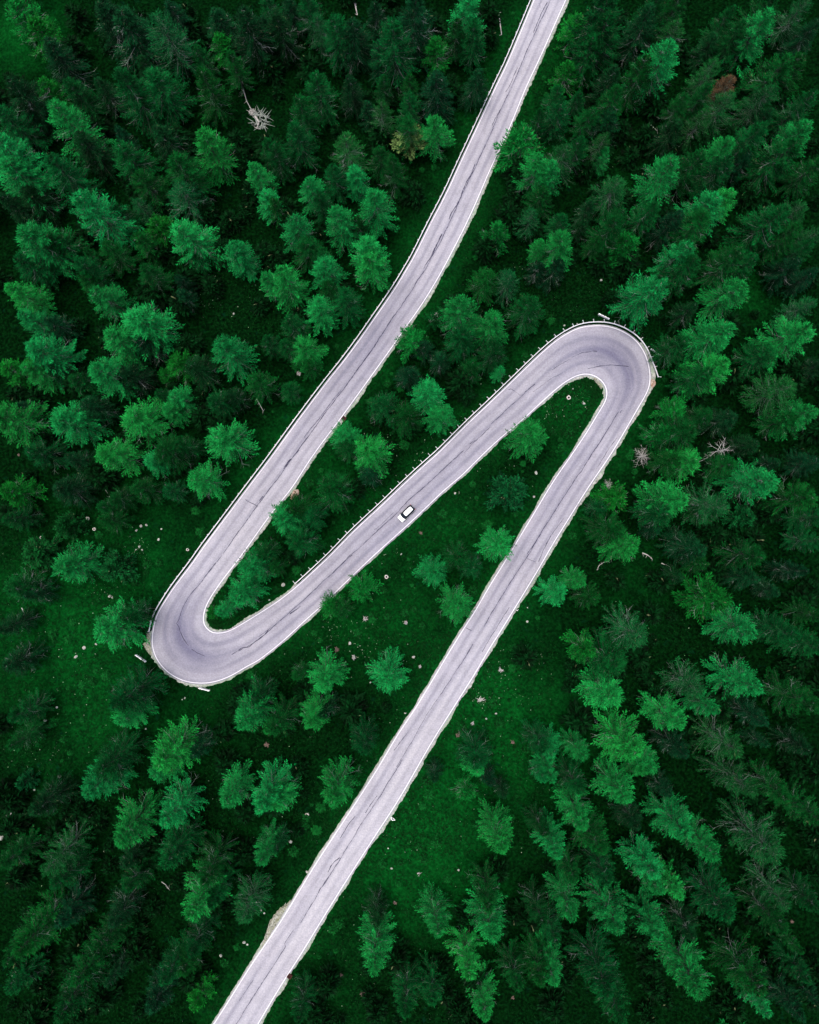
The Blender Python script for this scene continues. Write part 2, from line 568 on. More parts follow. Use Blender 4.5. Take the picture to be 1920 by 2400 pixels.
seam(1030, 870, Z, [(700, 710), (860, 570), (1020, 410), (1170, 270), (1290, 170)], 0.10)
seam(1030, 870, Z, [(415, 985), (480, 925)], 0.11)
seam(1030, 870, Z, [(930, 250), (960, 235), (1030, 280), (1090, 330)], 0.07)
seam(1250, 720, Z, [(250, 845), (420, 740), (540, 660), (660, 610), (780, 600), (860, 602)], 0.10)
seam(1250, 720, Z, [(735, 830), (880, 800), (1050, 780), (1180, 792), (1285, 805)], 0.11)
seam(1250, 720, Z, [(0, 1140), (80, 1085), (250, 960), (400, 880)], 0.05)
seam(1250, 720, Z, [(1195, 1385), (1170, 1430)], 0.09)
seam(1250, 720, Z, [(1150, 1410), (1090, 1500), (1020, 1620), (960, 1720)], 0.10)
seam(1200, 1000, Z, [(1310, 0), (1240, 120), (1180, 220), (1080, 370), (1000, 490), (940, 590), (880, 660), (760, 860), (650, 1030), (560, 1160), (400, 1420), (210, 1720)], 0.11)
seam(1200, 1000, Z, [(1410, 150), (1300, 310), (1200, 470), (1130, 580)], 0.07)
seam(1200, 1000, Z, [(700, 1230), (560, 1420), (460, 1580)], 0.07)
seam(1050, 1250, Z, [(1250, 10), (1080, 300), (920, 540), (750, 810), (600, 1060), (480, 1260)], 0.11)
seam(1050, 1250, Z, [(335, 1490), (270, 1610), (195, 1720)], 0.09)
seam(1050, 1250, Z, [(1070, 340), (1185, 385)], 0.07)
seam(1050, 1250, Z, [(245, 1270), (320, 1305)], 0.08)
seam(1050, 1250, Z, [(1390, 30), (1300, 210), (1220, 380)], 0.08)
seam(1050, 1250, Z, [(830, 1000), (700, 1200), (580, 1390), (460, 1600)], 0.08)
seam(880, 1500, Z, [(1310, 60), (1180, 280), (1080, 430), (920, 680), (800, 850), (640, 1100), (480, 1390), (290, 1710)], 0.07)
seam(880, 1500, Z, [(440, 1230), (340, 1370), (250, 1490)], 0.09)
seam(700, 1780, Z, [(1400, 0), (1230, 280), (1060, 560), (870, 840), (740, 1040), (600, 1280), (450, 1510), (320, 1720)], 0.09)
seam(700, 1780, Z, [(1060, 490), (980, 600), (900, 720)], 0.09)
seam(700, 1780, Z, [(560, 1330), (480, 1390), (440, 1440), (400, 1520)], 0.13)
seam(700, 1780, Z, [(760, 760), (680, 860), (600, 990), (560, 1060)], 0.10)
seam(480, 2050, 4.929, [(1440, 10), (1300, 230), (1230, 350), (1090, 580), (1040, 610), (940, 760), (920, 800), (935, 825), (850, 960), (740, 1130), (600, 1350), (460, 1580), (350, 1740)], 0.10)
seam(480, 2050, 4.929, [(560, 1220), (480, 1330), (400, 1460)], 0.06)
for n_, (px, w) in enumerate(SEAMS):
    P = np.array([at(u, v) for u, v in px])
    d = np.r_[0, np.cumsum(np.linalg.norm(np.diff(P, axis=0), axis=1))]
    s = np.linspace(0, d[-1], max(3, int(d[-1] / 0.55)))
    Q = np.stack([np.interp(s, d, P[:, a]) for a in range(3)], 1)
    r = np.random.default_rng(n_)
    Nn = normals_xy(Q)
    j = np.convolve(r.normal(0, 1, len(Q) + 4), np.ones(5) / 5, 'valid') * 0.13 + r.normal(0, 0.02, len(Q))
    Q = Q + Nn * j[:, None]
    v_, f_ = ribbon(Q, w * 1.15, 0.010 + 0.0005 * (n_ % 7), 0.55, n_)
    mesh_obj("tar_seam", v_, f_, M_TAR, road)


# verges: ragged gravel strips outside the painted lines
def verge(P, side, wfun, name, lab, seed):
    Nn = ex * side
    r = np.random.default_rng(seed)
    M = len(P) * 2
    tt = np.linspace(0, len(P) - 1, M)
    Pi = np.stack([np.interp(tt, np.arange(len(P)), P[:, a]) for a in range(3)], 1)
    Ni = np.stack([np.interp(tt, np.arange(len(P)), Nn[:, a]) for a in range(3)], 1)
    lo = np.convolve(r.uniform(-1, 1, M + 8), np.ones(9) / 9, 'valid')
    hi = r.uniform(-1, 1, M)
    vs, fs = [], []
    for i in range(M):
        w = wfun(tt[i]) * (1 + 1.5 * lo[i] + 0.22 * hi[i])
        w = max(0.10, w)
        for k, (f, z) in enumerate(((0.0, -0.03), (0.6, -0.05), (1.0, -0.13), (1.12, -0.75))):
            q = Pi[i] + Ni[i] * (ext - 0.05 + w * f)
            vs.append((q[0], q[1], plane(q[0], q[1]) + z))
    for i in range(M - 1):
        for k in range(3):
            a = i * 4 + k
            fs.append((a, a + 1, a + 5, a + 4))
    o = mesh_obj(name, vs, fs, M_VERGE)
    tag(o, lab, kind='structure')


def near_any(i, pts):
    i = int(i)
    best = 0.0
    for (u, v, r, w) in pts:
        d = np.linalg.norm(MID[i, :2] - pxm(u, v))
        best = max(best, w * max(0, 1 - d / r))
    return best


I_RAIL0 = int(np.argmin(np.hypot(RA[:, 0] - at(359, 1478)[0], RA[:, 1] - at(359, 1478)[1])))
I_RAIL1, I_RAIL2 = [int(np.argmin(np.hypot(RB[:, 0] - at(*q)[0], RB[:, 1] - at(*q)[1]))) for q in ((700, 1371), (1500, 810))]
verge(RA, 1, lambda i: 0.10 if i < I_RAIL0 else 0.27 + near_any(i, [(430, 1530, 16, 0.5), (680, 2200, 9, 0.4), (1400, 900, 16, 0.5)]), "gravel_verge", "ragged pale gravel along the left lane edge", 3)  # narrowed beside the rail: dark ground left showing stands in for its shadow
verge(RB, -1, lambda i: 0.12 if I_RAIL1 < i < I_RAIL2 else 0.44 + near_any(i, [(1400, 1100, 16, 0.5), (1460, 900, 14, 0.3)]), "gravel_verge", "ragged pale gravel along the right lane edge", 4)  # kept thin along the rail too, so dark ground draws the shadow gap


def blob_patch(name, pxs, mat, lab, z0=-0.05, hump=0.25, seed=0):
    """a low heap of gravel: outline in photo pixels, raised in the middle"""
    P = world_path(pxs + [pxs[0]], 0.5)[:-1]
    r = np.random.default_rng(seed)
    c = P.mean(0)
    vs, fs = [], []
    R = 7
    n = len(P)
    jit = 1 + r.uniform(-0.09, 0.09, n)
    for k in range(R):
        f = 1 - k / R
        for i in range(n):
            q = c + (P[i] - c) * f * (jit[i] if k == 0 else 1)
            z = plane(q[0], q[1]) + (-0.35 if k == 0 else z0 + hump * (1 - f) ** 0.7 * (0.6 + 0.4 * r.uniform()))
            vs.append((q[0] + r.uniform(-.06, .06), q[1] + r.uniform(-.06, .06), z))
    vs.append((c[0], c[1], plane(c[0], c[1]) + z0 + hump))
    for k in range(R - 1):
        for i in range(n):
            i2 = (i + 1) % n
            fs.append((k * n + i, k * n + i2, (k + 1) * n + i2, (k + 1) * n + i))
    for i in range(n):
        fs.append(((R - 1) * n + i, (R - 1) * n + (i + 1) % n, R * n))
    return tag(mesh_obj(name, vs, fs, mat), lab, kind='structure')


def heap_mat(name, ca, cb, cc):
    m, nt, b = new_mat(name)
    p = geo_pos(nt)
    a = ramp(nt, noise(nt, 3.0, 4.0, p, 0.8), 0.35, 0.65)
    c = ramp(nt, noise(nt, 1.1, 3.0, p, 0.7), 0.45, 0.6)
    nt.links.new(mix_col(nt, math_node(nt, 'MULTIPLY', c, 0.6), mix_col(nt, a, ca, cb), cc), b.inputs['Base Color'])
    b.inputs['Roughness'].default_value = 0.95
    bump(nt, b, noise(nt, 4.0, 3.0, p), 0.8, 0.15)
    return m


M_HEAP = heap_mat("stony_gravel", (0.08, 0.09, 0.06), (0.34, 0.35, 0.31), (0.17, 0.18, 0.10))
M_SOIL = heap_mat("orange_soil", (0.16, 0.10, 0.07), (0.40, 0.34, 0.29), (0.30, 0.15, 0.09))
blob_patch("gravel_patch", [(682, 2112), (663, 2124), (646, 2140), (630, 2164), (622, 2190), (614, 2215), (604, 2238), (625, 2207), (652, 2162)], M_HEAP, "triangle of stony gravel beside the lower road", seed=1)
blob_patch("gravel_patch", [(352, 1478), (341, 1484), (334, 1495), (346, 1503), (333, 1508), (339, 1520), (345, 1530), (357, 1536), (354, 1510)], M_HEAP, "pale rubble outside the left hairpin", seed=2)
blob_patch("soil_patch", [(1526, 886), (1533, 888), (1539, 897), (1535, 906), (1526, 911), (1524, 898)], M_SOIL, "orange soil bank outside the right hairpin", seed=3)
blob_patch("soil_patch", [(688, 1148), (700, 1147), (701, 1158), (689, 1170), (679, 1171), (682, 1159)], M_SOIL, "brownish stony patch beside the top road", seed=4)
blob_patch("gravel_patch", [(1389, 883), (1400, 886), (1409, 896), (1414, 908), (1411, 913), (1403, 903), (1394, 893)], M_HEAP, "white gravel wedge inside the right hairpin", seed=5)

# ------------------------------------------------------------------ the ground
gx = np.unique(np.r_[np.linspace(-9000, -330, 14), np.linspace(-330, -150, 30), np.arange(-150, 151, 2.0), np.linspace(150, 330, 30), np.linspace(330, 9000, 14)])
gy = np.unique(np.r_[np.linspace(-9000, -350, 14), np.linspace(-350, -170, 30), np.arange(-170, 171, 2.0), np.linspace(170, 350, 30), np.linspace(350, 9000, 14)])
GX, GY = np.meshgrid(gx, gy)
flat = np.stack([GX.ravel(), GY.ravel()], 1)
dist = np.full(len(flat), 1e9)
for k in range(0, len(MID), 2):
    dist = np.minimum(dist, np.hypot(flat[:, 0] - MID[k, 0], flat[:, 1] - MID[k, 1]))


def bumps(x, y):
    return 0.55 * np.sin(x * 0.11 + 1.3) * np.sin(y * 0.13 + 0.4) + 0.35 * np.sin(x * 0.23 + y * 0.19) + 0.18 * np.sin(x * 0.53 - y * 0.41)


fade = np.clip((dist - 7.0) / 9.0, 0, 1)
fz = np.clip(1 - np.maximum(np.abs(flat[:, 0]) - 400, np.abs(flat[:, 1]) - 400) / 600, 0, 1)
gz = plane(np.clip(flat[:, 0], -400, 400), np.clip(flat[:, 1], -400, 400)) - 0.32 + bumps(flat[:, 0], flat[:, 1]) * fade * fz
# open grass: along the road and in the clearings of the photo
lawn_vs_shade = 0.08 + 0.68 * np.clip(1 - (dist - 4) / 9.0, 0, 1)  # low in the woods, where tree shade is painted into the ground
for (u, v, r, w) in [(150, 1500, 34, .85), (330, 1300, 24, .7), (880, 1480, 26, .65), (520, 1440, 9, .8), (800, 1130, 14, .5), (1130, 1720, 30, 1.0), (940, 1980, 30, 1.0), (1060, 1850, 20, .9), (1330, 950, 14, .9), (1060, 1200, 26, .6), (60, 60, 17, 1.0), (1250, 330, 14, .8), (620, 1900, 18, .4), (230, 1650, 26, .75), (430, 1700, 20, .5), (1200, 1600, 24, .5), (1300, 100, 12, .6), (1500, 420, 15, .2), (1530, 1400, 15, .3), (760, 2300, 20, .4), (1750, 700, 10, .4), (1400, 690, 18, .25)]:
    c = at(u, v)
    lawn_vs_shade = np.maximum(lawn_vs_shade, 0.08 + w * 0.9 * np.clip(1.2 - np.hypot(flat[:, 0] - c[0], flat[:, 1] - c[1]) / r, 0, 1))
w_, h_ = len(gx), len(gy)
fs = [(j * w_ + i, j * w_ + i + 1, (j + 1) * w_ + i + 1, (j + 1) * w_ + i) for j in range(h_ - 1) for i in range(w_ - 1)]
ground = mesh_obj("ground", np.c_[flat, gz], fs, M_GROUND, None, True, {'lawn_vs_shade': lawn_vs_shade})
tag(ground, "green grassy forest floor on a hillside, darkened for tree shade", kind='structure')


def road_dist(x, y):
    return float(np.min(np.hypot(MID[:, 0] - x, MID[:, 1] - y)))


def ground_z(x, y):
    f = min(1.0, max(0.0, (road_dist(x, y) - 7.0) / 9.0))
    return plane(x, y) - 0.32 + float(bumps(x, y)) * f


def on_ground(u, v):
    p = at(u, v)
    return np.array((p[0], p[1], ground_z(p[0], p[1])))


# ------------------------------------------------------------------ words for places, so that each label points at one thing
ANCHORS = [("the top left corner", 0, 0), ("the top right corner", 1920, 0), ("the bottom left corner", 0, 2400), ("the bottom right corner", 1920, 2400),
           ("the white car", 953, 1204), ("the left hairpin's outer tip", 355, 1500), ("the inside of the left hairpin", 500, 1440),
           ("the outer tip of the right hairpin", 1525, 860), ("the inside of the right hairpin", 1390, 930),
           ("the road's top end, left side", 1230, 0), ("the road's top end, right side", 1345, 0),
           ("the road's bottom end, left side", 480, 2400), ("the road's bottom end, right side", 630, 2400),
           ("the gravel triangle by the lower road", 635, 2160), ("the white bare star-shaped tree", 1690, 1055),
           ("the bleached toppled tree", 600, 275), ("the ring-shaped stump below the car", 906, 1352),
           ("the white triangular frame", 921, 1919), ("the yellow-skirted tree", 958, 290),
           ("the reddish dead tree", 1705, 192), ("the grey lichened tree by the top road", 1318, 365),
           ("the brown drain at the lower road", 679, 2288), ("the chevron board under the left hairpin", 479, 1616), ("the chevron board left of the left hairpin", 330, 1543),
           ("the chevron board above the right hairpin", 1416, 742), ("the chevron board right of the right hairpin", 1537, 826),
           ("the orange soil bank", 1532, 898), ("the exact centre of the photo", 960, 1200),
           ("the centre of the upper left quarter", 480, 600), ("the centre of the upper right quarter", 1440, 600),
           ("the centre of the lower left quarter", 480, 1800), ("the centre of the lower right quarter", 1440, 1800)]
for fr, wd in ((0.125, "an eighth"), (0.25, "a quarter"), (0.375, "three eighths"), (0.5, "halfway"), (0.625, "five eighths"), (0.75, "three quarters"), (0.875, "seven eighths")):
    ANCHORS.append((f"the left edge {wd} down", 0, 2400 * fr))
    ANCHORS.append((f"the right edge {wd} down", 1920, 2400 * fr))
    ANCHORS.append((f"the top edge {wd} across", 1920 * fr, 0))
    ANCHORS.append((f"the bottom edge {wd} across", 1920 * fr, 2400))
ORD = ["nearest", "second nearest", "third nearest", "fourth nearest", "fifth nearest", "sixth nearest", "seventh nearest", "eighth nearest", "ninth nearest", "tenth nearest"] + [f"{i}th nearest" for i in range(11, 40)]


def place_labels(items):
    """items: (u, v, phrase). Returns 'phrase, n-th nearest its like to anchor', unique for each item"""
    out = [None] * len(items)
    by = {}
    for i, (u, v, ph) in enumerate(items):
        by.setdefault(ph, []).append(i)
    for ph, idx in by.items():
        P = np.array([[items[i][0], items[i][1]] for i in idx], float)
        best = [(99, 1e9, "")] * len(idx)
        for (nm, ax, ay) in ANCHORS:
            d = np.hypot(P[:, 0] - ax, P[:, 1] - ay)
            for r, k in enumerate(np.argsort(d)):
                if (r, d[k]) < best[k][:2] and not (nm.startswith("the white bare star") and d[k] < 30):
                    best[k] = (r, d[k], nm)
        for k, i in enumerate(idx):
            r, d, nm = best[k]
            out[i] = f"{ph}, {ORD[r]} {nm}"
    return out


# ------------------------------------------------------------------ tree prototypes
def unit(a):
    return a / np.maximum(1e-9, np.linalg.norm(a, axis=-1, keepdims=True))


def make_crown(seed, h, R, kind):
    """needle sprays and limbs of one conifer. Returns spray quads (n,4,3), tints, limb polylines"""
    r = np.random.default_rng(seed)
    cfg = dict(larch=dict(nb=165, base=0.13, pw=0.64, e0=-24, e1=46, droop=0.12, up=0.16, tw=4.4, sp=6, l=0.44, w=0.070, var=(0.74, 1.14)),
               spruce=dict(nb=170, base=0.10, pw=0.76, e0=-28, e1=36, droop=0.20, up=0.12, tw=4.2, sp=6, l=0.42, w=0.074, var=(0.78, 1.12)),
               sparse=dict(nb=140, base=0.14, pw=0.62, e0=-20, e1=42, droop=0.12, up=0.16, tw=4.2, sp=6, l=0.44, w=0.068, var=(0.74, 1.15)),
               young=dict(nb=110, base=0.10, pw=0.62, e0=-6, e1=50, droop=0.08, up=0.16, tw=4.8, sp=6, l=0.42, w=0.074, var=(0.76, 1.15)),
               bush=dict(nb=90, base=0.05, pw=0.42, e0=8, e1=62, droop=0.16, up=0.05, tw=3.6, sp=5, l=0.36, w=0.190, var=(0.86, 1.06)),
               far=dict(nb=46, base=0.20, pw=0.85, e0=-10, e1=35, droop=0.14, up=0.12, tw=1.9, sp=2, l=1.0, w=0.36, var=(0.75, 1.15)))[kind]
    quads, tints, limbs = [], [], []
    nb = cfg['nb']
    lean = r.normal(0, 0.02, 2)
    # a few sides of the crown are weaker than others
    ph, am = r.uniform(0, 6.28, 3), r.uniform(0.02, 0.09, 3)
    az = r.uniform(0, 6.28)
    for b in range(nb):
        s = (b + r.uniform(0, 1)) / nb
        s = s ** 0.9
        z0 = h * (cfg['base'] + (0.985 - cfg['base']) * s)
        az += 2.39996 + r.normal(0, 0.35)
        side = 1 + sum(am[k] * math.sin((k + 2) * az + ph[k]) for k in range(3))
        prof = (1 - s) ** cfg['pw'] * min(1.0, 0.72 + 2.2 * s) + 0.05
        L = R * prof * r.uniform(*cfg['var']) * side
        if r.uniform() < 0.06:
            L *= 0.45
        el = math.radians(cfg['e0'] + (cfg['e1'] - cfg['e0']) * s + r.normal(0, 7))
        dh = np.array((math.cos(az), math.sin(az), 0.0))
        bend = r.normal(0, 0.10)
        sdir = np.array((-dh[1], dh[0], 0.0))
        org = np.array((lean[0] * z0, lean[1] * z0, z0))

        def P(t):
            return org + dh * L * t * math.cos(el) + sdir * L * bend * t * t + np.array((0, 0, L * (math.sin(el) * t - cfg['droop'] * t * t + cfg['up'] * t ** 3)))
        limbs.append((np.array([P(t) for t in (0, 0.35, 0.7, 0.98)]), 0.008 + 0.009 * L))
        btone = r.normal(0.44, 0.20)
        if kind not in ('far', 'bush') and r.uniform() < (0.16 if s < 0.55 else 0.05):      # a dead, bare, pale limb
            limbs[-1] = (limbs[-1][0], -(0.018 + 0.006 * L))
            for k in range(4):
                t = r.uniform(0.3, 0.95)
                p = P(t)
                a2 = az + r.choice((-1, 1)) * r.uniform(0.4, 1.0)
                limbs.append((np.array([p, p + np.array((math.cos(a2), math.sin(a2), r.normal(0, 0.2))) * L * 0.28]), -0.018))
            continue
        nt_ = max(4, int(4 + L * cfg['tw']))
        for k in range(nt_):
            t = 0.16 + 0.84 * (k + r.uniform(0.1, 0.9)) / nt_
            p = P(t)
            fw = unit(P(min(1.0, t + 0.06)) - P(t - 0.06))
            sg = 1 if k % 2 else -1
            ang = math.radians(r.uniform(18, 52)) * sg * (1 if t < 0.93 else 0.3)
            d = unit(fw * math.cos(ang) + np.cross((0, 0, 1.0), fw) * math.sin(ang) + np.array((0, 0, r.normal(-0.10, 0.16))))
            tl = (L * 0.125 * (1.05 - t) + 0.25) * r.uniform(0.7, 1.25)
            n = cfg['sp'] + (1 if tl > 0.7 else 0)
            if kind == 'sparse' and r.uniform() < (0.32 if t < 0.5 else 0.10):
                limbs.append((np.array([p, p + d * tl * 0.9]), 0.018))
                n = 1
            f = (np.arange(n) + r.uniform(0, 1, n)) / n
            base = p + d * (f * tl)[:, None]
            dd = unit(d + r.normal(0, 0.26, (n, 3)) + np.array((0, 0, 0.08)))
            up = unit(np.array((0, 0, 1.0)) + r.normal(0, 0.55, (n, 3)))
            sd = unit(np.cross(dd, up))
            ln = cfg['l'] * r.uniform(0.7, 1.3, n)
            wd = cfg['w'] * r.uniform(0.7, 1.25, n)
            q = np.stack([base, base + dd * (ln * 0.45)[:, None] + sd * (wd * 0.5)[:, None], base + dd * ln[:, None], base + dd * (ln * 0.45)[:, None] - sd * (wd * 0.5)[:, None]], 1)
            quads.append(q)
            tints.append(np.where(r.uniform(0, 1, n) < 0.004, 1.0, np.clip(btone + r.normal(0, 0.24, n), 0, 0.95)))
    # the leader
    n = 14
    zz = h * r.uniform(0.93, 1.0, n)
    base = np.stack([lean[0] * zz, lean[1] * zz, zz], 1)
    dd = unit(r.normal(0, 0.6, (n, 3)) + np.array((0, 0, 1.0)))
    sd = unit(np.cross(dd, r.normal(0, 1, (n, 3))))
    quads.append(np.stack([base, base + dd * 0.2 + sd * 0.06, base + dd * 0.45, base + dd * 0.2 - sd * 0.06], 1))
    tints.append(np.full(n, 0.75))
    return np.concatenate(quads), np.concatenate(tints), limbs, lean


def quads_mesh(name, Q, T, mat):
    n = len(Q)
    me = bpy.data.meshes.new(name)
    me.vertices.add(4 * n)
    me.vertices.foreach_set('co', Q.reshape(-1).astype(np.float32))
    me.loops.add(4 * n)
    me.loops.foreach_set('vertex_index', np.arange(4 * n, dtype=np.int32))
    me.polygons.add(n)
    me.polygons.foreach_set('loop_start', np.arange(0, 4 * n, 4, dtype=np.int32))
    me.update(calc_edges=True)
    a = me.attributes.new('tint', 'FLOAT', 'POINT')
    a.data.foreach_set('value', np.repeat(T, 4).astype(np.float32))
    me.materials.append(mat)
    return me


def trunk_mesh(h, R, limbs, lean, seed, mats):
    r = np.random.default_rng(seed)
    mb = MB()
    pts, rad = [], []
    r0 = 0.008 * h + 0.04
    for t in np.linspace(0, 1, 7):
        z = h * t * 0.985
        pts.append((lean[0] * z + r.normal(0, 0.02) * (t > 0), lean[1] * z + r.normal(0, 0.02) * (t > 0), z - (0.6 if t == 0 else 0)))
        rad.append(r0 * (1 - t) ** 0.8 * (1.35 if t == 0 else 1) + 0.015)
    mb.tube(pts, rad, 8, 0)
    for P, w in limbs:
        n = len(P)
        mb.tube(P, [abs(w) * (1 - 0.75 * i / (n - 1)) for i in range(n)], 3, 2 if w < 0 else 1, False)
    me = bpy.data.meshes.new("trunk")
    me.from_pydata([tuple(map(float, p)) for p in mb.v], [], mb.f)
    for m in mats:
        me.materials.append(m)
    me.polygons.foreach_set('material_index', mb.m)
    me.polygons.foreach_set('use_smooth', [True] * len(me.polygons))
    me.update()
    return me


PROTO = {}
for kind, cnt, h, R in (('larch', 12, 18.0, 4.2), ('spruce', 6, 19.0, 4.0), ('sparse', 4, 18.0, 4.2), ('young', 4, 9.0, 2.9), ('bush', 3, 6.5, 3.2)):
    PROTO[kind] = []
    for k in range(cnt):
        Q, T, limbs, lean = make_crown(100 * len(kind) + 7 * k + 3, h, R, kind)
        cm = quads_mesh("crown", Q, T, M_NEEDLE)
        tm = trunk_mesh(h, R, limbs, lean, k, (M_BARK, M_TWIG if kind == 'sparse' else M_LIMB, M_BARE))
        PROTO[kind].append((cm, tm, h, R))


def dead_proto(seed, h, R, nb, base, droop):
    """bare tree: trunk and limbs only"""
    r = np.random.default_rng(seed)
    limbs = []
    az = 0
    for b in range(nb):
        s = (b + r.uniform()) / nb
        z0 = h * (base + (0.97 - base) * s)
        az += 2.4 + r.normal(0, 0.4)
        L = R * ((1 - s) ** 0.6 + 0.15) * r.uniform(0.6, 1.15)
        d = np.array((math.cos(az), math.sin(az), 0))
        sd = np.array((-d[1], d[0], 0)) * r.normal(0, 0.25)
        pts = [np.array((0, 0, z0)) + d * L * t + sd * L * t * t + np.array((0, 0, L * (0.25 * t - droop * t * t))) for t in (0, .3, .6, 1)]
        limbs.append((np.array(pts), 0.02 + 0.013 * L))
        for k in range(4):
            t = r.uniform(0.3, 0.95)
            p = np.array((0, 0, z0)) + d * L * t + sd * L * t * t + np.array((0, 0, L * (0.25 * t - droop * t * t)))
            a2 = az + r.choice((-1, 1)) * r.uniform(0.5, 1.1)
            q = p + np.array((math.cos(a2), math.sin(a2), r.normal(0, 0.25))) * L * 0.3
            limbs.append((np.array([p, q]), 0.03))
    return trunk_mesh(h, R, limbs, (0, 0), seed, (M_DEAD, M_DEAD)), h, R


DEAD = [dead_proto(3, 13.0, 3.4, 16, 0.55, 0.45), dead_proto(4, 9.0, 2.0, 34, 0.3, 0.5), dead_proto(9, 14.0, 3.2, 44, 0.25, 0.35)]

